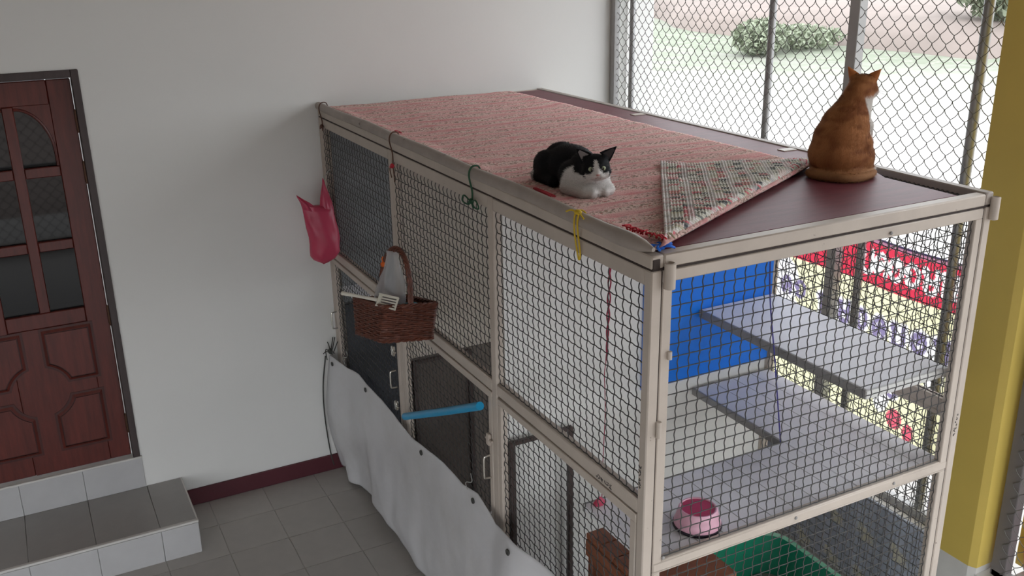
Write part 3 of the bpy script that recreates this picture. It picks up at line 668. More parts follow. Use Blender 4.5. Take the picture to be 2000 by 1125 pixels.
# boards inside
cpart('divider_panel', .04, -2.079, .14, 1.33, -2.069, 2.09, DIVID, .001)
cpart('divider_panel', .04, -1.081, 1.10, 1.33, -1.071, 2.09, SHADEP, .001); cpart('lower_divider_board', .04, -1.081, .14, 1.33, -1.071, 1.098, BROWNP, .001)  # upper board carries the white divider's shade in its beige
cpart('blue_sheet', .662, -2.090, 1.205, 1.33, -2.081, 2.085, BLUE, .001)
cpart('floor_board', .040, -3.008, 1.138, .925, -2.648, 1.160, SHELF, .002)
cpart('floor_board', .928, -3.008, 1.138, 1.331, -2.094, 1.160, SHELF, .002)
cpart('floor_edge', .040, -2.648, 1.130, .920, -2.640, 1.160, SHELFE, .001); cpart('floor_edge', .919, -2.642, 1.130, .928, -2.094, 1.160, SHELFE, .001)
gb = MB()
for x in (.14, .24, .34, .44, .54, .64, .74, .84): gb.box(x, -3.006, 1.1595, x+.0025, -2.65, 1.1606, 0)
for x in (1.03, 1.13, 1.23): gb.box(x, -3.006, 1.1595, x+.0025, -2.1, 1.1606, 0)
build(gb, 'floor_groove', SHELFE, cage, smooth=0)
cpart('floor_bracket', .84, -2.636, 1.02, .905, -2.62, 1.128, SHELFE, .001)
cpart('upper_shelf', .945, -2.985, 1.497, 1.332, -2.094, 1.512, SHELF, .002)
cpart('shelf_edge', .937, -2.987, 1.478, .945, -2.094, 1.512, SHELFE, .001); cpart('shelf_edge', .937, -2.994, 1.480, 1.332, -2.986, 1.511, DIVID, .001)
for i in (0,): cpart('bay_floor', .040, [-1.069, -2.066][i], 1.14, 1.33, [-.04, -1.085][i], 1.155, SHELF, .001)
cpart('lower_floor', .038, -3.008, .115, 1.331, -.04, .138, SHELF, .001)
# brown tube frames of the low doorways in the dividers
for y, x0, x1, z1 in ((-1.092, .055, .345, 1.09), (-2.115, .045, .305, 1.145)):
    b = MB().box(x0-.012, y-.012, .14, x0+.010, y+.012, z1).box(x1-.010, y-.012, .14, x1+.010, y+.012, z1).box(x0, y-.010, z1-.018, x1, y+.010, z1)
    build(b, 'doorway_frame', BROWNM, cage)
build(MB().box(.068, -1.088, .14, .333, -1.083, 1.07, .001), 'doorway_board', BROWND, cage, smooth=0)
build(MB().box(.015, -2.112, .14, .038, -2.092, 1.14), 'doorway_frame', BROWNM, cage)
build(MB().box(.045, -.075, .16, 1.32, -.065, 1.05, .001), 'dark_back_sheet', DARKP, cage, smooth=0)
build(MB().box(.045, -.058, 1.06, 1.32, -.050, 2.08, .001), 'shade_back_sheet', SHADEB, cage, smooth=0)  # added sheet where the bay's end is only in shade
build(MB().box(.06, -.99, .16, .9, -.98, .99, .001), 'dark_curtain', DARKP, cage, smooth=0) if False else None
# roof: maroon boards and the wire strip left open along the fence side
tb = MB().box(.043, -2.530, 2.140, 1.331, -.045, 2.1495, .002)
build(tb, 'roof_board', MAROON, cage)
build(MB().prism([(.043, -3.003), (1.237, -3.003), (1.243, -2.70), (1.331, -2.533), (.043, -2.533)], 2.140, 2.1495, 2), 'roof_board', MAROON, cage, smooth=0)
wires_mesh('wire_mesh', crimped((1.225, -3.0, 2.128), (1, 0, 0), (0, 1, 0), .106, .49, .02, .002), .0016, WIRE, cage)
for y in (-1.10, -2.15): cpart('weld_tab', 1.262, y-.022, 2.149, 1.329, y+.020, 2.153, CREAM, .001)
# marker scribbles on the posts
def scribble(name, org, U, V, n, s):
    b = MB(); rs = np.random.default_rng(n)
    for k in range(n):
        pts = [np.array(org)+np.array(U)*(k*s*1.15+q[0]*s)+np.array(V)*(q[1]*s) for q in rs.random((5, 2))*np.array([1.1, 1.2])]
        b.tube(spline(pts, 4), .0009, 4)
    build(b, name, INK, cage)
scribble('handwriting', (1.352, -L_-.001, 1.262), (0, 0, 1), (-1, 0, 0), 7, .011)
scribble('handwriting', (-.001, -3.028, 1.425), (0, 0, 1), (0, 1, 0), 6, .012)
scribble('handwriting', (-.001, -2.78, 1.345), (0, -1, 0), (0, 0, 1), 6, .014)

# pole tied along the front top edge
pol = thing('pole', 'worn grey brown round pole tied along the front top edge of the cage', 'pole', (.006, -1.5, 2.165))
def polepts(ya, yb, n, z=2.164, x=.008, amp=.0025): return [(x+amp*math.sin(y*5), y, z+amp*math.sin(y*7.3)) for y in np.linspace(ya, yb, n)]
build(MB().tube(polepts(.0-.006, -.72, 16), .021, 14), 'pole_end', RAILC, pol)
build(MB().tube(polepts(-.70, -3.035, 50, x=.012), [.0225]*45+[.024, .025, .024, .018, .006], 14), 'pole_length', RAILC, pol)

# ties
TIES = 'strings tied to the cage'
def string(name, pts, r, m, label, n=7): return tag(build(MB().tube(spline(pts, n), r, 6), name, m), label, 'string', TIES)
def loop_tie(y, zb, m, label, knot=None, tail=0., r=.0028):
    pts = [(.036, y+.005, 2.160), (.022, y, 2.189), (-.005, y-.002, 2.189), (-.018, y-.003, 2.160), (-.0065, y-.002, 2.10), (-.006, y, zb)]
    b = MB().tube(spline(pts, 6), r, 6)
    if tail: b.tube(spline([(-.006, y, zb), (-.012, y-.02, zb-.02), (-.008, y-.015, zb-tail)], 5), r*.9, 6); b.tube(spline([(-.006, y, zb), (-.014, y+.02, zb-.015), (-.008, y+.02, zb-tail*.8)], 5), r*.9, 6)
    t = tag(build(b, 'string', m), label, 'string', TIES)
    if knot:
        kb = MB().ell((-.010, y, zb), (.009, .014, .011)).tube(spline([(-.012, y-.02, zb+.006), (-.016, y, zb), (-.012, y+.02, zb-.008)], 4), .004, 6)
        build(kb, 'knot', knot, t)
loop_tie(-.09, 2.068, STR['brown'], 'brown cord looped round the pole at the wall end', STR['brown'], .012)
loop_tie(-1.12, 2.045, STR['brown'], 'thin brown string with a red knot hanging from the pole', STR['red'], .07)
loop_tie(-1.93, 2.062, STR['green'], 'dark green string tied round the pole in a loose bow', STR['green'], .02, .0035)
b = MB()
for s in (-1, 1): b.tube(spline([(-.012, -1.93, 2.06), (-.016, -1.93+s*.05, 2.075), (-.014, -1.93+s*.07, 2.05), (-.012, -1.93+s*.03, 2.045), (-.010, -1.93, 2.06)], 5), .003, 6)
build(b, 'bow', STR['green'], [o for o in bpy.data.objects if o.get('label', '').startswith('dark green string')][0])
b = MB().tube(spline([(.030, -2.672, 2.170), (.012, -2.67, 2.191), (-.012, -2.668, 2.184), (-.015, -2.668, 2.13), (-.006, -2.676, 2.05), (-.003, -2.68, 2.045), (-.006, -2.686, 2.07), (-.016, -2.686, 2.15), (-.010, -2.683, 2.186)], 6), .0028, 6)
for s in (-1, 1): b.tube(spline([(-.008, -2.675, 2.190), (-.016, -2.675+s*.025, 2.192), (-.018, -2.675+s*.05, 2.182)], 4), .0028, 6)
tag(build(b.ell((-.008, -2.676, 2.190), (.011, .016, .008)), 'string', STR['yellow']), 'yellow string knotted round the pole below the black cat', 'string', TIES)
b = MB().ell((.052, -3.010, 2.160), (.014, .012, .009))
for a in range(5): b.tube(spline([(.052, -3.01, 2.160), (.052+.03*math.cos(a*1.3), -3.012+.02*math.sin(a*1.3), 2.166), (.052+.045*math.cos(a*1.3+.4), -3.012+.025*math.sin(a*1.3+.4), 2.157)], 4), [.004]*7+[.0035, .003], 6)
tag(build(b, 'string', STR['blue']), 'bright blue plastic string knotted on the near corner of the cage roof', 'string', TIES)
b = MB(); zz = np.linspace(0, 1, 40)
for ph in (0, math.pi): b.tube(np.stack([.30+.004*np.sin(zz*30+ph), -2.395+.02*zz+.0035*np.cos(zz*22+ph), 2.085-.555*zz], 1), .0026, 6)
b.tube(spline([(.30, -2.375, 1.54), (.302, -2.36, 1.47), (.298, -2.37, 1.42), (.3, -2.372, 1.30), (.298, -2.365, 1.10), (.3, -2.36, .95)], 6), .0016, 5)
tag(build(b, 'string', STR['maroon']), 'dark red twisted string hanging inside the near bay', 'string', TIES)
string('string', [(.79, -2.64, 2.09), (.80, -2.642, 1.8), (.85, -2.645, 1.5), (.905, -2.650, 1.162)], .0026, STR['indigo'], 'thin indigo cord stretched down to the corner of the cage floor')

# ------------------------------------------------------------------ RUG with its near right corner folded over
def make_rug():
    x0, x1, y1, y0 = .035, 1.13, -.075, -3.030
    Pf = np.array([.05, -3.0]); d = np.array([1.12, .58]); d /= np.linalg.norm(d); nrm = np.array([d[1], -d[0]])   # points to the folded corner
    nx, rows, per = 70, int((y1-y0)/.010), 3; ny = rows*per
    us = np.linspace(x0, x1, nx+1); vs = np.linspace(y0, y1, ny+1); R = .017; zb = 2.1515
    X, Yv = np.meshgrid(us, vs, indexing='ij'); X = X+0.; 
    wav = (.006*np.sin(Yv*5.3)+.004*np.sin(Yv*17+1))*(X-x0)/(x1-x0); X = X+wav
    s = (X-Pf[0])*nrm[0]+(Yv-Pf[1])*nrm[1]
    ridge = np.abs(np.sin((Yv-y0)/.010*math.pi))
    lump = np.vectorize(lambda a, b_: mnoise.noise((a*5, b_*5, 0))*.004+mnoise.noise((a*38, b_*80, 3))*.0022)(X, Yv)
    hump = .010*np.exp(-((X-.05)/.035)**2)*(.6+.4*np.sin(Yv*13))           # swells against the pole
    out = []
    for layer in (0, 1):                                                # 0 = front side, 1 = back side
        th = (.0062+.0030*ridge+np.maximum(lump, -.003)+hump) if layer == 0 else (-.0-.0022*ridge)*1.0
        n = np.where(s <= 0, 0, np.minimum(s/R, math.pi)); a = n
        ds = np.where(s <= 0, 0, np.where(s < math.pi*R, R*np.sin(a)-s, -(s-math.pi*R)-s))
        zc = np.where(s <= 0, 0, np.where(s < math.pi*R, R*(1-np.cos(a)), 2*R*1.0))
        flat = np.where(s > math.pi*R, np.clip((s-math.pi*R)/.35, 0, 1), 0)
        zc = zc-flat*.019
        base = zb+.0026 if True else zb
        px = X+nrm[0]*(ds+np.sin(a)*th); py = Yv+nrm[1]*(ds+np.sin(a)*th); pz = base+zc+np.cos(a)*th
        if layer == 1: pz = pz+np.where(s > math.pi*R, .0025*ridge+np.maximum(lump*1.2, -.002)+.004*np.sin((X+Yv)*22)*flat, 0)
        out.append(np.stack([px, py, pz], -1).reshape(-1, 3))
    V = np.concatenate(out); k = (nx+1)*(ny+1); i, j = np.meshgrid(np.arange(nx), np.arange(ny), indexing='ij'); a = (i*(ny+1)+j).ravel(); st = ny+1
    F0 = np.stack([a, a+st, a+st+1, a+1], 1); F1 = np.stack([a+k, a+1+k, a+st+1+k, a+st+k], 1)
    e = []
    for j in range(ny): e += [(j, j+1, k+j+1, k+j), (nx*st+j, k+nx*st+j, k+nx*st+j+1, nx*st+j+1)]
    for i in range(nx): e += [(i*st, k+i*st, k+(i+1)*st, (i+1)*st), (i*st+ny, (i+1)*st+ny, k+(i+1)*st+ny, k+i*st+ny)]
    F = np.concatenate([F0, F1, np.array(e)]); me = bpy.data.meshes.new('rag_rug')
    org = np.array([.58, -1.5, 2.15]); me.from_pydata((V-org).tolist(), [], F.tolist())
    mi = np.zeros(len(F), int); mi[len(F0):len(F0)+len(F1)] = 1; me.polygons.foreach_set('material_index', mi)
    me.polygons.foreach_set('use_smooth', [True]*len(F))
    uvl = me.uv_layers.new(name='UVMap'); UV = np.stack([X.ravel(), Yv.ravel()-y0], 1); UV = np.concatenate([UV, UV])
    li = np.empty(len(me.loops), int); me.loops.foreach_get('vertex_index', li); uvl.data.foreach_set('uv', UV[li].astype(np.float32).ravel())
    o = link_mesh('rag_rug', me, [RUGF, RUGB]); o.location = org
    tag(o, 'worn pink rag rug spread on the cage roof with one corner folded over', 'rug')
    # frayed red threads at the near end
    b = MB()
    for q in range(16):
        y = -2.86-.010*q; x = .045+.004*q/2; pts = [(x, y, 2.172), (x-.006+RNG.normal(0, .006), y+RNG.normal(0, .008), 2.186), (x-.018, y+RNG.normal(0, .01), 2.186+RNG.normal(0, .003))]
        b.tube(spline(pts, 4), .0028, 5)
    build(b, 'fringe', STR['red'], o)
    b = MB()
    for q in range(14):
        t = q/13; x = .06+.05*t; y = -2.93-.05*t; b.tube(spline([(x, y, 2.180), (x-.010, y-.012, 2.187), (x-.014+RNG.normal(0, .006), y-.032, 2.176)], 4), .0022, 5)
    build(b, 'fringe', STR['cream'], o)
    for (yc, n) in ((-2.35, 9), (-.99, 2)):
        b = MB()
        for q in range(n):
            y = yc+.012*q-.06; b.tube(spline([(.052, y, 2.172), (.044, y+.008, 2.181), (.060, y+.014, 2.178), (.072, y+.006, 2.171), (.06, y-.004, 2.173), (.05, y+.010, 2.176)], 4), .0020, 5)
        build(b, 'red_stitching', STR['rose'], o)
    return o
make_rug()

# ------------------------------------------------------------------ TARP hung along the lower front
def make_tarp():
    ky = np.array([-.02, -.10, -.30, -.49, -.87, -1.25, -1.61, -1.80, -1.95, -2.13, -2.30, -2.45, -2.60, -2.80, -3.02])
    kz = np.array([.742, .760, .765, .805, .800, .775, .820, .815, .850, .812, .862, .870, .862, .79, .70])
    by = np.array([-.02, -.12, -.22, -.27, -.35, -.55, -.90, -1.27, -2., -3.02]); bz = np.array([.02, .02, .02, .03, .045, .085, .075, .05, .03, .03])
    ny, nt = 240, 60; V = np.zeros((2, ny+1, nt+1, 3))
    for i in range(ny+1):
        y = -.018-(3.0)*i/ny; zt = np.interp(-y, -ky, kz); zb = np.interp(-y, -by, bz)
        for j in range(nt+1):
            t = j/nt; z = zt+(zb-zt)*t
            bulge = .035+.040*math.sin(math.pi*min(1, t*1.0))*(.6+.4*math.sin(y*2.1+.5))
            fold = (.022*math.sin(y*15+1.2*math.sin(y*4))+.006*math.sin(y*31+2))*(.15+.85*t)*math.exp(y*1.5)
            far = .050*math.exp(-((y+.10)/.12)**2)*math.sin(math.pi*min(1, .15+.85*t))
            nz = .018*mnoise.noise((y*2.5, z*3, 1.))+.006*mnoise.noise((y*9, z*8, 4.))
            near = -.05*math.exp(-((y+2.35)/.16)**2)*math.exp(-((t-.12)/.22)**2)
            x = -(bulge+far*1.0)-fold-nz*(.4+t)+near
            x = min(x, -.012-.012*t)
            V[0, i, j] = (x, y, z); V[1, i, j] = (x+.0025, y, z)
    V = V.reshape(-1, 3); k = (ny+1)*(nt+1); F = []; st = nt+1
    for i in range(ny):
        for j in range(nt): a = i*st+j; F += [(a, a+st, a+st+1, a+1), (k+a, k+a+1, k+a+st+1, k+a+st)]
    for i in range(ny):
        for j in (0, nt): a = i*st+j; F.append((a, k+a, k+a+st, a+st))
    for j in range(nt):
        for i in (0, ny): a = i*st+j; F.append((a, a+1, k+a+1, k+a))
    t = tag(build(MB().add(V, F), 'tarpaulin', TARP, smooth=180, origin=(-.05, -1.5, 0)), 'grey vinyl tarpaulin hung along the lower front of the cage', 'tarpaulin')
    for y in (-.10, -.62, -1.36, -1.92, -2.33):
        i = int(round((-y-.018)/3.0*ny)); p = V[i*st+3]
        build(MB().lathe([(.004, .0), (.009, .0), (.011, .002), (.009, .004), (.004, .003)], (0, 0, 0), 12).__class__().tube([(p[0]-.004, p[1]+.010*math.cos(a), p[2]+.010*math.sin(a)) for a in np.arange(12)*2*math.pi/12], .0035, 6, closed=True).ell((p[0]-.002, p[1], p[2]), (.003, .008, .008)), 'eyelet', STR['dark'], t)
    p = V[12*st+nt-3]; build(MB().ell((p[0]-.003, p[1]+.02, p[2]+.02), (.003, .007, .007)), 'eyelet', STR['dark'], t)
    ties = MB()
    for k2 in range(7):
        a = k2*1.1; ties.tube(spline([(-.05, -.035, .765), (-.062+.02*math.cos(a), -.05+.03*math.sin(a), .79+.02*math.sin(2*a)), (-.055+.045*math.cos(a+.5), -.06+.05*math.sin(a+.7), .80+.05*math.cos(a))], 5), .003, 5)
    ties.ell((-.052, -.04, .775), (.014, .014, .018))
    build(ties, 'tie', STR['dark'], t)
    for y, z in ((-.24, .775), (-1.86, .825)):
        build(MB().tube(spline([(-.03, y, z-.02), (-.034, y+.02, z+.02), (-.02, y-.01, z+.035), (-.012, y+.015, z+.06)], 5), .0018, 5), 'tie', STR['grey'], t)
    build(MB().tube(spline([(-.075, -.012, .74), (-.105, -.014, .55), (-.110, -.014, .35), (-.095, -.014, .12), (-.08, -.014, .03)], 8), .004, 6), 'edge_cord', STR['dark'], t)
make_tarp()

# ------------------------------------------------------------------ PINK BAG
def make_bag():
    b = MB(); n = 28; yc = -.20
    def ring(z0, xl, xr, dep, k, wr=.10):
        cx, hw = (xl+xr)/2, (xr-xl)/2; out = []
        for q in range(n):
            a = 2*math.pi*q/n; w_ = 1+wr*mnoise.noise((math.cos(a)*2.2, math.sin(a)*2.2, z0*7+k))+.05*math.sin(a*7+z0*20)
            out.append((cx+hw*math.cos(a), yc+dep*math.sin(a)*w_+.008*math.sin(z0*40+a*3), z0+.010*math.cos(a)*(-1)))
        return out
    rows = [(1.362, -.118, -.095, .015), (1.372, -.145, -.066, .035), (1.392, -.158, -.03, .055), (1.425, -.160, .000, .062), (1.46, -.160, .003, .066), (1.50, -.160, .008, .064), (1.55, -.168, .000, .056), (1.60, -.176, -.008, .046), (1.645, -.180, -.014, .034), (1.672, -.180, -.016, .022)]
    b.loft([ring(*r, 0) for r in rows])
    b.loft([ring(*r, 3, .2) for r in ((1.655, -.088, -.014, .024), (1.70, -.080, -.022, .018), (1.745, -.072, -.034, .012), (1.79, -.064, -.048, .008), (1.808, -.060, -.052, .005))])
    b.loft([ring(*r, 5, .2) for r in ((1.655, -.180, -.100, .022), (1.685, -.186, -.118, .018), (1.708, -.196, -.142, .014), (1.724, -.204, -.166, .010), (1.735, -.206, -.180, .006))])
    V = np.concatenate(b.v); o = build(b, 'plastic_bag', PINKB, smooth=70, origin=(-.09, yc, 1.36))
    tag(o, 'crumpled pink plastic carrier bag hanging at the wall corner of the cage', 'bag')
    build(MB().tube(spline([(-.056, yc, 1.80), (-.03, yc+.03, 1.83), (-.006, yc+.05, 1.845), (.004, yc+.06, 1.842)], 5), .0025, 6), 'hanging_cord', STR['grey'], o)
make_bag()

# ------------------------------------------------------------------ WICKER BASKET and what is in it
BM = Matrix.Translation((-.16, -1.449, 1.468)) @ Matrix.Rotation(.125, 4, 'Z') @ Matrix.Rotation(.168, 4, 'Y') @ Matrix.Rotation(-.148, 4, 'X')
BMn = np.array(BM)
def bt(P): P = np.asarray(P, float).reshape(-1, 3); return P @ BMn[:3, :3].T + BMn[:3, 3]
bk = thing('wicker_basket', 'dark brown wicker basket with tall arched handle hung on the cage front', 'basket', (-.16, -1.449, 1.40))
hx, hy, hz = .131, .133, .07
def rect_path(s, n=84):
    """rounded rectangle, returns points and outward normals"""
    P = []; Nn = []; ax, ay, r = hx*s, hy*s, .018
    segs = [((ax, -ay+r), (ax, ay-r), (1, 0)), ((ax-r, ay), (-ax+r, ay), (0, 1)), ((-ax, ay-r), (-ax, -ay+r), (-1, 0)), ((-ax+r, -ay), (ax-r, -ay), (0, -1))]
    for k, (a, b_, nn) in enumerate(segs):
        for q in range(18): t = q/18; P.append((a[0]+(b_[0]-a[0])*t, a[1]+(b_[1]-a[1])*t)); Nn.append(nn)
        nx_ = segs[(k+1) % 4]; c = (b_[0]-nn[0]*r, b_[1]-nn[1]*r)
        for q in range(3):
            an = math.atan2(nn[1], nn[0])+math.pi/2*(q+.3)/3; P.append((c[0]+r*math.cos(an), c[1]+r*math.sin(an))); Nn.append((math.cos(an), math.sin(an)))
    return np.array(P), np.array(Nn)
wv = MB(); NR = 16
for k in range(NR):
    z = -hz+.008+k*(2*hz-.014)/(NR-1); s = .93+.07*(z+hz)/(2*hz); P, Nn = rect_path(s); m = len(P); idx = np.arange(m)
    off = .0032*np.cos(idx*math.pi/3+k*math.pi)+RNG.normal(0, .0006, m); Q = np.concatenate([P+Nn*off[:, None], (z+RNG.normal(0, .0012)+.0012*np.sin(idx*.5+k))[:, None] if False else np.full((m, 1), z)+RNG.normal(0, .0008, (m, 1))], 1)
    wv.tube(bt(Q), .0052, 5, closed=True)
o = build(wv, 'weave', WICK, bk); o['kind'] = 'stuff'
st_ = MB(); P1, _ = rect_path(1.0); P0, _ = rect_path(.93)
for k in range(0, len(P1), 3): st_.tube(bt([(P0[k][0], P0[k][1], -hz), ((P0[k][0]+P1[k][0])/2, (P0[k][1]+P1[k][1])/2, 0), (P1[k][0], P1[k][1], hz)]), .0032, 5)
o = build(st_, 'stakes', WICK, bk); o['kind'] = 'stuff'
rim = MB(); m = len(P1)
for ph in range(3):
    a = np.arange(m)*1.05+ph*2*math.pi/3; Q = np.stack([P1[:, 0]*(1+.03*np.cos(a)), P1[:, 1]*(1+.03*np.cos(a)), hz+.004+.005*np.sin(a)], 1); rim.tube(bt(Q), .0052, 5, closed=True)
build(rim, 'rim', WICK, bk)
foot = MB(); m = len(P0)
for ph in range(2):
    a = np.arange(m)*1.05+ph*math.pi; Q = np.stack([P0[:, 0]*(1+.025*np.cos(a)), P0[:, 1]*(1+.025*np.cos(a)), -hz+.004*np.sin(a)], 1); foot.tube(bt(Q), .0055, 5, closed=True)
build(foot, 'foot_border', WICK, bk)
build(MB().box(-hx*.92, -hy*.92, -hz-.002, hx*.92, hy*.92, -hz+.005, .002, M=BM), 'bottom', WICK, bk)
hd = MB(); tt = np.linspace(0, 1, 90)
arch = np.stack([0*tt, hy*.98*np.cos(tt*math.pi)*-1*(1+.0*tt), hz-.03+(.255)*np.sin(tt*math.pi)**.75], 1)
for ph in range(4):
    a = tt*34+ph*math.pi/2; hd.tube(bt(arch+np.stack([.0075*np.cos(a), .0045*np.sin(a)*np.abs(np.sin(tt*math.pi)), .0075*np.sin(a)], 1)), .0062, 6)
build(hd, 'handle', WICK, bk)
tag(build(MB().box(-.11, -.10, -.05, .11, .11, .045, .01, M=BM), 'black_pouch', DARKP), 'dark folded pouch lying inside the wicker basket', 'pouch')
tag(build(MB().ell(bt([(.045, -.055, .055)])[0], (.045, .03, .022), M=BM), 'teal_cloth', TEAL), 'small teal cloth bundle in the wicker basket beside the handle', 'cloth')
pb = MB(); n = 24; rs_ = []
for (z, hw, dp) in ((.045, .072, .05), (.09, .078, .05), (.13, .070, .042), (.17, .058, .034), (.21, .044, .026), (.245, .034, .018), (.270, .030, .015), (.285, .034, .016)):
    ring = []
    for q in range(n):
        a = 2*math.pi*q/n; w_ = 1+.20*mnoise.noise((math.cos(a)*2, math.sin(a)*2, z*18))+.10*math.sin(a*6+z*25)*min(1, z/.15); ring.append((.000+hw*math.cos(a)*w_*.9, .03+dp*math.sin(a)*w_+hw*.0, z))
    rs_.append(bt(ring))
tag(build(pb.loft(rs_), 'plastic_bag', CLEAR, smooth=50), 'clear plastic bag gathered upright under the basket handle', 'bag')
tag(build(MB().ell(bt([(-.014, .088, .222)])[0], (.010, .012, .012), M=BM).tube(bt([(-.014, .088, .23), (-.018, .09, .245), (-.016, .086, .255)]), .003, 6), 'clip', ORANGE), 'small orange tie on the handle of the wicker basket', 'clip')
# slotted scoop resting across the rim
A = np.array((-.372, -1.42, 1.612)); B = np.array((-.258, -1.53, 1.596)); C_ = np.array((-.208, -1.575, 1.586))
sc_ = thing('litter_scoop', 'off white slotted litter scoop lying across the basket rim', 'scoop', tuple(B))
build(MB().tube([A, A+(B-A)*.03, A+(B-A)*.5, B], [.0075, .009, .0065, .008], 8), 'scoop_handle', SCOOP, sc_)
dd = (C_-B)/np.linalg.norm(C_-B); sd = np.cross(dd, (-.40, -.62, .62)); sd /= np.linalg.norm(sd); up = np.cross(sd, dd); ln = np.linalg.norm(C_-B)+.018
SM = Matrix(((sd[0], dd[0], up[0], B[0]), (sd[1], dd[1], up[1], B[1]), (sd[2], dd[2], up[2], B[2]), (0, 0, 0, 1)))
hb = MB().box(-.026, ln-.008, -.003, .026, ln, .003, .001, M=SM).box(-.026, 0, -.003, .026, .016, .003, .001, M=SM)
for q in range(5): hb.box(-.026+q*.0115, .01, -.003, -.026+q*.0115+.006, ln-.004, .003, .001, M=SM)
build(hb.box(-.028, 0, -.003, -.023, ln, .010, .001, M=SM).box(.023, 0, -.003, .028, ln, .010, .001, M=SM), 'scoop_head', SCOOP, sc_)

# blue pipe stuck slanting through the front mesh
tag(build(MB().tube([(-.030, -1.150, .845), (-.030, -1.16, .849), (-.0295, -1.6, 1.065), (-.028, -1.985, 1.258), (-.028, -1.99, 1.2605)], .0172, 16), 'blue_pipe', PIPEB), 'bright blue plastic pipe slanting across the middle bay', 'pipe')

# ------------------------------------------------------------------ THINGS IN THE NEAR BAY
bw = thing('pet_bowl', 'pink pet bowl with black rubber base on the cage floor', 'bowl', (.295, -2.932, 1.1605))
build(MB().lathe([(.0, 0), (.078, 0), (.080, .004), (.079, .010), (.0, .010)], (.295, -2.932, 1.161), 36), 'rubber_base', BOWLB, bw)
build(MB().lathe([(.076, .008), (.0765, .016), (.071, .030), (.063, .062), (.060, .067), (.056, .067), (.053, .062), (.053, .060)], (.295, -2.932, 1.161), 36), 'bowl_body', BOWLP, bw)
build(MB().lathe([(.054, .064), (.050, .040), (.042, .028), (.0, .026)], (.295, -2.932, 1.161), 36), 'bowl_inside', BOWLI, bw)
pc = MB(); rs_ = []
for k, (z, r) in enumerate(((0, .018), (.006, .022), (.016, .016), (.026, .009), (.032, .004))): rs_.append([(.082+r*math.cos(a)*(1+.3*math.sin(3*a+k)), -2.68+.6*r*math.sin(a)*(1+.3*math.cos(2*a+k)), 1.161+z) for a in np.arange(14)*2*math.pi/14])
tag(build(pc.loft(rs_), 'pink_cloth', [PINKB], smooth=60), 'small crumpled pink cloth at the far corner of the cage floor', 'cloth')
cr = thing('slatted_crate', 'reddish brown slatted wooden crate under the near cage floor', 'crate', (.25, -2.75, .14))
cx0, cx1, cy0, cy1 = .13, .44, -2.965, -2.535
for x in (cx0, cx1-.03):
    for y in (cy0, cy1-.03): build(MB().box(x, y, .14, x+.03, y+.03, .93), 'post', CRATE, cr)
for k, z in enumerate((.15, .305, .46, .615, .77)):
    build(MB().box(cx0+.03, cy0+.003, z, cx1-.03, cy0+.016, z+.125), 'slat', CRATE, cr); build(MB().box(cx0+.003, cy0+.03, z, cx0+.016, cy1-.03, z+.125), 'slat', CRATE, cr)
    build(MB().box(cx1-.016, cy0+.03, z, cx1-.003, cy1-.03, z+.125), 'slat', CRATE, cr)
for k in range(5): build(MB().box(cx0-.005, cy0-.005+k*.089, .93, cx1+.005, cy0+.081+k*.089, .952), 'lid_board', CRATE, cr)
build(MB().box(cx0-.008, cy0-.008, .86, cx0+.004, cy1+.006, .929), 'rim_board', CRATE, cr)
tb = thing('litter_tub', 'large green plastic tub of grey litter on the bottom of the near bay', 'tub', (1.0, -2.6, .14))
def rrect(ax, ay, r, z, cx=.985, cy=-2.62, n=8):
    out = []
    for k, (sx, sy) in enumerate(((1, 1), (-1, 1), (-1, -1), (1, -1))):
        for q in range(n): a = k*math.pi/2+math.pi/2*q/(n-1); out.append((cx+sx*(ax-r)+r*math.cos(a), cy+sy*(ay-r)+r*math.sin(a), z))
    return out
build(MB().loft([rrect(.22, .27, .09, .14), rrect(.235, .29, .10, .30), rrect(.25, .31, .10, .455), rrect(.275, .335, .11, .462), rrect(.277, .337, .11, .475), rrect(.25, .31, .10, .478), rrect(.235, .295, .10, .33), rrect(.225, .28, .09, .22)]), 'tub_wall', GREEN, tb)
lb = MB(); lb.loft([rrect(.224, .282, .09, .28), rrect(.224, .282, .09, .305), rrect(.15, .2, .08, .32), rrect(.02, .02, .01, .315)]); build(lb, 'litter', LITTER, tb)['kind'] = 'stuff'

# ------------------------------------------------------------------ CATS
def remeshed(mb, name, voxel, smooth_it):
    me = bpy.data.meshes.new(name); me.from_pydata(np.concatenate(mb.v).tolist(), [], mb.f)
    o = bpy.data.objects.new(name, me); COL.objects.link(o)
    b = bmesh.new(); b.from_mesh(me); bmesh.ops.remove_doubles(b, verts=b.verts, dist=1e-6); bmesh.ops.recalc_face_normals(b, faces=b.faces); b.to_mesh(me); b.free()
    r = o.modifiers.new('r', 'REMESH'); r.mode = 'VOXEL'; r.voxel_size = voxel; r.use_smooth_shade = True
    s = o.modifiers.new('s', 'SMOOTH'); s.factor = .5; s.iterations = smooth_it
    dg = bpy.context.evaluated_depsgraph_get(); dg.update(); m2 = bpy.data.meshes.new_from_object(o.evaluated_get(dg))
    bpy.data.objects.remove(o); return m2
def caps(mb, a, b_, ra, rb, n=7):
    a, b_ = np.asarray(a, float), np.asarray(b_, float)
    for k in range(n): t = k/(n-1); r = ra+(rb-ra)*t; mb.ell(a+(b_-a)*t, (r, r, r), nu=12, nv=8)
def frame(fwd, up=(0, 0, 1)):
    f = Vector(fwd).normalized(); r = f.cross(Vector(up)).normalized(); u = r.cross(f)
    return np.array([[r.x, f.x, u.x], [r.y, f.y, u.y], [r.z, f.z, u.z]])     # columns: right, forward, up
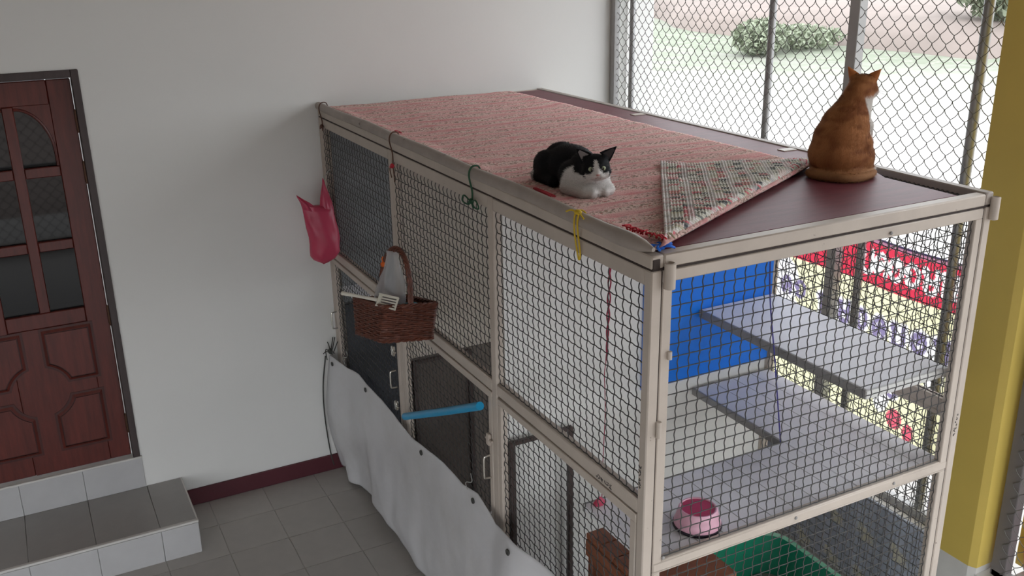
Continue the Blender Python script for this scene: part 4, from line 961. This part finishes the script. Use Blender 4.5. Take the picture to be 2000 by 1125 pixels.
def head_shapes(mb, C, Rm, k=1.):
    def P(x, y, z): return np.asarray(C)+Rm @ (np.array([x, y, z])*k)
    M4 = np.eye(4); M4[:3, :3] = Rm
    mb.ell(P(0, 0, .002), np.array((.045, .046, .040))*k, M=M4, nu=18, nv=12)
    for s in (-1, 1):
        mb.ell(P(s*.024, .016, -.012), np.array((.025, .026, .024))*k, M=M4); mb.ell(P(s*.0105, .041, -.016), np.array((.0145, .014, .012))*k, M=M4)
        mb.ell(P(s*.027, -.002, .026), np.array((.017, .014, .016))*k, M=M4)
    caps(mb, P(0, .028, .014), P(0, .050, -.006), .012*k, .0095*k, 5); mb.ell(P(0, .037, -.026), np.array((.0115, .012, .009))*k, M=M4)
    return P
def ear(parent, P, Rm, s, tip, m, inner, k=1., wid=.021):
    """cupped triangular ear: outer shell and inner pad"""
    base = np.array([s*.029, .000, .030]); tipv = base+np.array(tip); ax = np.array(tip)/np.linalg.norm(tip)
    side = np.cross(ax, (0, 1, 0)); side /= np.linalg.norm(side); back = np.cross(side, ax); back = back if back[1] < 0 else -back
    rings = []; n = 7
    for q in range(n):
        t = q/(n-1); c = base*(1-t)+tipv*t; w_ = wid*(1-t**1.25)+.0012; ring = []
        for a in np.linspace(0, 2*math.pi, 13)[:-1]:
            dth = .0028 if True else 0; cup = math.cos(a)**2
            ring.append(P(*(c+side*w_*math.cos(a)+back*(.30*w_*(1-cup)*(1.6 if math.sin(a) > 0 else .9)*1.0+dth*math.sin(a)))))
        rings.append(ring)
    o = build(MB().loft(rings), 'ear', m, parent, smooth=80)
    pad = MB(); V = [];
    ib = base-back*.0005
    for q in range(6):
        t = .12+.66*q/5; c = base*(1-t)+tipv*t; w_ = (wid*(1-t**1.25))*.70
        V += [P(*(c-side*w_-back*.0012)), P(*(c-back*(-.10*w_)-back*.0028)), P(*(c+side*w_-back*.0012))]
    F = []
    for q in range(5): F += [(3*q, 3*q+1, 3*q+4, 3*q+3), (3*q+1, 3*q+2, 3*q+5, 3*q+4)]
    build(pad.add(V, F), 'ear_lining', inner, o, smooth=80)
    return o
def fur(parent, me, colf, m, n, length, flow, seed, thick=.0009):
    V = np.empty(len(me.vertices)*3); me.vertices.foreach_get('co', V); V = V.reshape(-1, 3)
    NN = np.empty(len(me.vertices)*3); me.vertices.foreach_get('normal', NN); NN = NN.reshape(-1, 3)
    me.calc_loop_triangles(); Tt = np.empty(len(me.loop_triangles)*3, int); me.loop_triangles.foreach_get('vertices', Tt); Tt = Tt.reshape(-1, 3)
    rs = np.random.default_rng(seed); ar = np.linalg.norm(np.cross(V[Tt[:, 1]]-V[Tt[:, 0]], V[Tt[:, 2]]-V[Tt[:, 0]]), axis=1); pick = rs.choice(len(Tt), n, p=ar/ar.sum())
    w_ = rs.dirichlet((1, 1, 1), n); P = (V[Tt[pick]]*w_[:, :, None]).sum(1); Nn = (NN[Tt[pick]]*w_[:, :, None]).sum(1); Nn /= np.linalg.norm(Nn, axis=1)[:, None]
    F = flow(P); F = F-Nn*(F*Nn).sum(1)[:, None]; F /= np.linalg.norm(F, axis=1)[:, None]+1e-9
    D = F*.9+Nn*(.32+.15*rs.random((n, 1)))+rs.normal(0, .16, (n, 3)); D /= np.linalg.norm(D, axis=1)[:, None]
    S = np.cross(D, Nn); S /= np.linalg.norm(S, axis=1)[:, None]+1e-9
    ln = length*(.6+.8*rs.random((n, 1))); P = P-Nn*.001
    A, B, C = P-S*thick, P+S*thick, P+D*ln
    Vv = np.stack([A, B, C], 1).reshape(-1, 3); me2 = bpy.data.meshes.new('fur'); off = np.array(wloc(parent))
    me2.from_pydata(Vv.tolist(), [], np.arange(3*n).reshape(-1, 3).tolist())
    c = colf(P)*(.82+.36*rs.random((n, 1))); c = np.clip(c, 0, 1); c4 = np.ones((n*3, 4)); c4[:, :3] = np.repeat(c, 3, 0)
    ca = me2.color_attributes.new('Col', 'FLOAT_COLOR', 'POINT'); ca.data.foreach_set('color', c4.ravel())
    me2.polygons.foreach_set('use_smooth', [True]*n); nn = np.repeat(Nn*.85+D*.15, 3, 0); nn /= np.linalg.norm(nn, axis=1)[:, None]
    me2.normals_split_custom_set(nn.tolist())
    o = link_mesh('fur', me2, m, parent); o['kind'] = 'stuff'; return o
def paint(me, colf):
    V = np.empty(len(me.vertices)*3); me.vertices.foreach_get('co', V); V = V.reshape(-1, 3); c = np.ones((len(V), 4)); c[:, :3] = colf(V)
    ca = me.color_attributes.new('Col', 'FLOAT_COLOR', 'POINT'); ca.data.foreach_set('color', c.ravel())
def vnoise(P, s, o=0.): return np.array([mnoise.noise((p[0]*s+o, p[1]*s, p[2]*s)) for p in P])
def sstep(a, b_, x): t = np.clip((x-a)/(b_-a), 0, 1); return t*t*(3-2*t)
EYEW = pm('pale_green_eye', (.42, .47, .30), rough=.08, var=.1, spec=.8); PUP = pm('black_pupil', (.004, .004, .004), rough=.05, spec=.8)
NOSEP = pm('pink_nose', (.50, .24, .22), rough=.45); EARP = pm('pink_ear_skin', (.55, .33, .29), rough=.6, var=.15); EARG = pm('grey_ear_skin', (.22, .19, .19), rough=.6); EARD = pm('dusky_ear_skin', (.022, .016, .018), rough=.6)
BLKF = pm('black_fur_skin', (.007, .007, .009), rough=.7, spec=.15); GINF = pm('ginger_fur_skin', (.42, .15, .05), rough=.75, spec=.15); WHISK = pm('white_whisker', (.8, .8, .8), rough=.4)
def local_mesh(me, loc): me.transform(Matrix.Translation(-Vector(loc)))

# -- black and white cat lying with its paws tucked under the chest
def cat_lying():
    root = thing('cat', 'black and white cat loafing on the pink rug facing the viewer', 'cat', (.21, -2.25, 2.162), 'cats on the cage roof')
    z0 = 2.160; mb = MB()
    mb.ell((.228, -2.215, z0+.070), (.086, .130, .072), nu=24, nv=16)
    mb.ell((.230, -2.150, z0+.078), (.066, .070, .064), nu=18, nv=12)
    for s in (-1, 1):
        mb.ell((.230+s*.062, -2.148, z0+.058), (.042, .070, .060), nu=16, nv=12); caps(mb, (.230+s*.078, -2.100, z0+.022), (.230+s*.082, -2.23, z0+.020), .024, .020)
        mb.ell((.216+s*.046, -2.330, z0+.056), (.044, .066, .056), nu=16, nv=12)
    mb.ell((.212, -2.345, z0+.068), (.066, .070, .064), nu=18, nv=12); mb.ell((.206, -2.400, z0+.046), (.066, .052, .046), nu=18, nv=12)
    mb.ell((.203, -2.425, z0+.028), (.070, .036, .028), nu=18, nv=10); mb.ell((.200, -2.447, z0+.020), (.046, .020, .018), nu=14, nv=8)
    caps(mb, (.212, -2.335, z0+.085), (.206, -2.405, z0+.088), .054, .044)
    caps(mb, (.135, -2.35, z0+.026), (.150, -2.440, z0+.020), .025, .0205); caps(mb, (.150, -2.440, z0+.020), (.172, -2.458, z0+.018), .020, .018, 4)
    caps(mb, (.275, -2.35, z0+.026), (.254, -2.436, z0+.020), .025, .0205); caps(mb, (.254, -2.436, z0+.020), (.222, -2.456, z0+.018), .020, .018, 4)
    caps(mb, (.30, -2.09, z0+.020), (.325, -2.22, z0+.018), .018, .014)
    for i in range(len(mb.v)): mb.v[i] = (mb.v[i]-np.array((.215, -2.30, z0)))*np.array((.96, .93, .95))+np.array((.215, -2.318, z0))
    C = np.array((.205, -2.436, z0+.098)); Rm = frame((-.42, -.90, -.13)); Rm = Rm @ np.array(Matrix.Rotation(math.radians(3), 3, 'Y'))
    k = .98; P = head_shapes(mb, C, Rm, k)
    me = remeshed(mb, 'body', .0048, 5)
    def colf(V):
        nb = vnoise(V, 30)*.006; bl = np.array((.0065, .0065, .0085)); wh = np.array((.74, .71, .69))
        # body: white bib and forelegs in front of a slanting line
        line = V[:, 1]+nb*1.5-(-2.318-.75*(V[:, 2]-z0-.02)); white = sstep(.008, -.008, line)
        rear = sstep(.02, .012, np.linalg.norm((V-np.array((.150, -2.135, z0+.022)))*np.array((1, 1, .7)), axis=1)); white = np.maximum(white, rear)
        H = (V-C) @ Rm/k; head = sstep(-.036, -.028, H[:, 2]+.25*(H[:, 1]-.02))*sstep(-.055, -.045, H[:, 1])*(np.linalg.norm(H, axis=1) < .075)
        nh = vnoise(V, 60, 5.)*.004
        mask = sstep(-.010, -.006, H[:, 2]+nh+.0)                               # black above the cheeks
        cheek = sstep(-.026, -.020, H[:, 2]+nh)*sstep(.020, .026, np.abs(H[:, 0])); mask = np.maximum(mask, cheek*(H[:, 1] < .034))
        blaze = (np.abs(H[:, 0]-.001) < .0045+.55*np.clip(.030-H[:, 2], 0, .05)*.40+nh*.4)*(H[:, 1] > .010)*(H[:, 2] < .032)
        muzz = np.linalg.norm((H-np.array((0, .050, -.014)))/np.array((.024, .022, .017)), axis=1) < 1
        mask = np.where(blaze | muzz, 0, mask); top = sstep(-.02, -.0, H[:, 2])*(H[:, 1] < .005); mask = np.maximum(mask, top)
        white = white*(1-head)+(1-mask)*head
        return bl+(wh-bl)*white[:, None]
    def flow(V):
        F = np.zeros_like(V); F[:, 1] = 1.; F[:, 2] = -.35; return F
    paint(me, colf); cf = colf
    fm = me.copy(); local_mesh(me, root.location); body = link_mesh('body', me, FURBW, root)
    # fur works in world space then shifts
    f = fur(root, fm, cf, FURBW, 42000, .0085, flow, 3); f.data.transform(Matrix.Translation(-root.location))
    ear(root, P, Rm, 1, (.030, -.022, .030), BLKF, EARG, k, .023); ear(root, P, Rm, -1, (-.042, -.004, .034), BLKF, EARD, k, .023)
    M4 = np.eye(4); M4[:3, :3] = Rm
    for s in (-1, 1):
        e = build(MB().ell(P(s*.0205, .0365, .0065), np.array((.0088, .0062, .0082))*k, M=M4), 'eye', EYEW, root)
        build(MB().ell(P(s*.0200, .0425, .0068), np.array((.0022, .0012, .0058))*k, M=M4), 'pupil', PUP, e)
    build(MB().ell(P(0, .0560, -.0085), np.array((.0062, .0040, .0042))*k, M=M4), 'nose', NOSEP, root)
    build(MB().tube(spline([P(-.010, .0515, -.0225), P(-.003, .0555, -.019), P(0, .0558, -.0165), P(.003, .0555, -.019), P(.010, .0515, -.0225)], 5), .0008, 5), 'mouth', NOSEP, root)
    for s in (-1, 1):
        for q in range(4): build(MB().tube(spline([P(s*.015, .050, -.013-.002*q), P(s*.045, .048, -.010-.006*q), P(s*.070, .036, -.012-.010*q)], 5), [.0005]*8+[.0004, .0003, .0002], 4), 'whisker', WHISK, root)
cat_lying()

# -- ginger cat sitting upright with its back to the room
def cat_sitting():
    bx, by, z0 = 1.115, -2.598, 2.150
    root = thing('cat', 'ginger cat sitting upright on the maroon board looking out', 'cat', (bx, by, z0), 'cats on the cage roof')
    F = np.array((.93, .37, 0)); F /= np.linalg.norm(F); Rr = np.array((F[1], -F[0], 0.)); U = np.array((0, 0, 1.)); Q = np.stack([Rr, F, U], 1); B0 = np.array((bx, by, z0))
    def w_(x, y, z): return B0+Q @ np.array((x, y, z))
    M4 = np.eye(4); M4[:3, :3] = Q; mb = MB()
    def tilt(a): m = np.eye(4); m[:3, :3] = Q @ np.array(Matrix.Rotation(a, 3, 'X')); return m
    mb.ell(w_(-.004, .000, .082), (.102, .104, .084), M=M4, nu=24, nv=16)                  # rump
    mb.ell(w_(-.002, .006, .125), (.096, .094, .100), M=tilt(-.12), nu=24, nv=16)
    mb.ell(w_(.002, .022, .165), (.086, .084, .095), M=tilt(-.2), nu=24, nv=16)            # back
    mb.ell(w_(.008, .042, .205), (.071, .070, .075), M=tilt(-.25), nu=20, nv=14)           # shoulders
    for s in (-1, 1):
        mb.ell(w_(s*.062, .040, .062), (.044, .085, .062), M=M4, nu=16, nv=12); caps(mb, w_(s*.078, .03, .022), w_(s*.075, .125, .018), .022, .018)
        caps(mb, w_(.010+s*.036, .095, .170), w_(.008+s*.034, .130, .022), .032, .018); caps(mb, w_(.008+s*.034, .130, .020), w_(.008+s*.034, .160, .016), .019, .016, 3)
    mb.ell(w_(.012, .088, .205), (.052, .050, .075), M=M4, nu=18, nv=12)                   # chest
    caps(mb, w_(.010, .060, .228), w_(.018, .088, .286), .064, .050)                       # neck
    mb.ell(w_(0, .006, .034), (.102, .098, .034), M=M4, nu=24, nv=12)
    mb.ell(w_(.066, .030, .112), (.034, .070, .052), M=M4, nu=16, nv=12); mb.ell(w_(-.066, .020, .112), (.032, .070, .052), M=M4, nu=16, nv=12)
    tl = spline([w_(-.05, -.060, .020), w_(-.070, -.070, .017), w_(-.02, -.096, .017), w_(.05, -.092, .017), w_(.095, -.050, .017), w_(.110, .015, .016), w_(.104, .075, .015)], 8)[8:]
    for i, p in enumerate(tl): r = .0172-.005*i/len(tl); mb.ell(p, (r, r, r), nu=10, nv=8)
    C = w_(.020, .104, .304); Rm = frame(Q @ np.array((-.10, 1., -.04)))
    k = 1.10; P = head_shapes(mb, C, Rm, k)
    mb.ell(P(0, -.026, -.010), np.array((.038, .030, .034))*k, nu=16, nv=12)
    me = remeshed(mb, 'body', .0048, 12)
    def colf(V):
        L = (V-B0) @ Q; n1 = vnoise(V, 14); n2 = vnoise(V*np.array((1, 1, 2.2)), 24, 3.)
        or1 = np.array((.42, .175, .066)); or2 = np.array((.26, .092, .034)); wh = np.array((.74, .70, .66)); crm = np.array((.46, .25, .125))
        t = sstep(-.15, .45, n2*.7+n1*.5)[:, None]; c = or1+(or2-or1)*t
        spine = (sstep(.035, .0, np.abs(L[:, 0]-.01))*(L[:, 1] < .06))[:, None]*.5; c = c+(or2-c)*spine
        low = sstep(.055, .012, L[:, 2]+n1*.012)[:, None]*.75; c = c+(crm-c)*low
        # white chest, throat and right side of the neck
        d1 = L[:, 1]+.62*(L[:, 0]-.02)+n1*.008-(.078-.20*(L[:, 2]-.23)); wmask = sstep(-.006, .006, d1)*sstep(.12, .16, L[:, 2])*sstep(.285, .270, L[:, 2]-.4*np.clip(L[:, 1]-.09, 0, .06))
        H = (V-C) @ Rm/k; muz = sstep(.012, .022, H[:, 1]+n1*.004)*sstep(.006, -.004, H[:, 2]); feet = sstep(.03, .02, L[:, 2])*sstep(.09, .10, L[:, 1])
        wmask = np.maximum(np.maximum(wmask, muz), feet)[:, None]
        return c+(wh-c)*wmask
    def flow(V):
        L = (V-B0) @ Q; Fv = np.zeros_like(V); Fv[:, 2] = -1.; Fv -= F*.25; return Fv
    paint(me, colf); fm = me.copy(); local_mesh(me, root.location); link_mesh('body', me, FURGW, root)
    f = fur(root, fm, colf, FURGW, 46000, .0095, flow, 5); f.data.transform(Matrix.Translation(-root.location))
    ear(root, P, Rm, -1, (-.022, -.004, .031), GINF, EARP, k, .016); ear(root, P, Rm, 1, (.023, -.004, .028), GINF, EARP, k, .016)
    H4 = np.eye(4); H4[:3, :3] = Rm
    for s in (-1, 1):
        e = build(MB().ell(P(s*.0205, .0365, .0065), np.array((.0088, .0062, .0082))*k, M=H4), 'eye', EYEW, root); build(MB().ell(P(s*.0200, .0425, .0068), np.array((.0022, .0012, .0058))*k, M=H4), 'pupil', PUP, e)
        for q in range(3): build(MB().tube(spline([P(s*.015, .050, -.013-.002*q), P(s*.045, .050, -.008-.006*q), P(s*.070, .040, -.008-.010*q)], 5), [.0005]*8+[.0004, .0003, .0002], 4), 'whisker', WHISK, root)
    build(MB().ell(P(0, .0560, -.0085), np.array((.0062, .0040, .0042))*k, M=H4), 'nose', NOSEP, root)
cat_sitting()
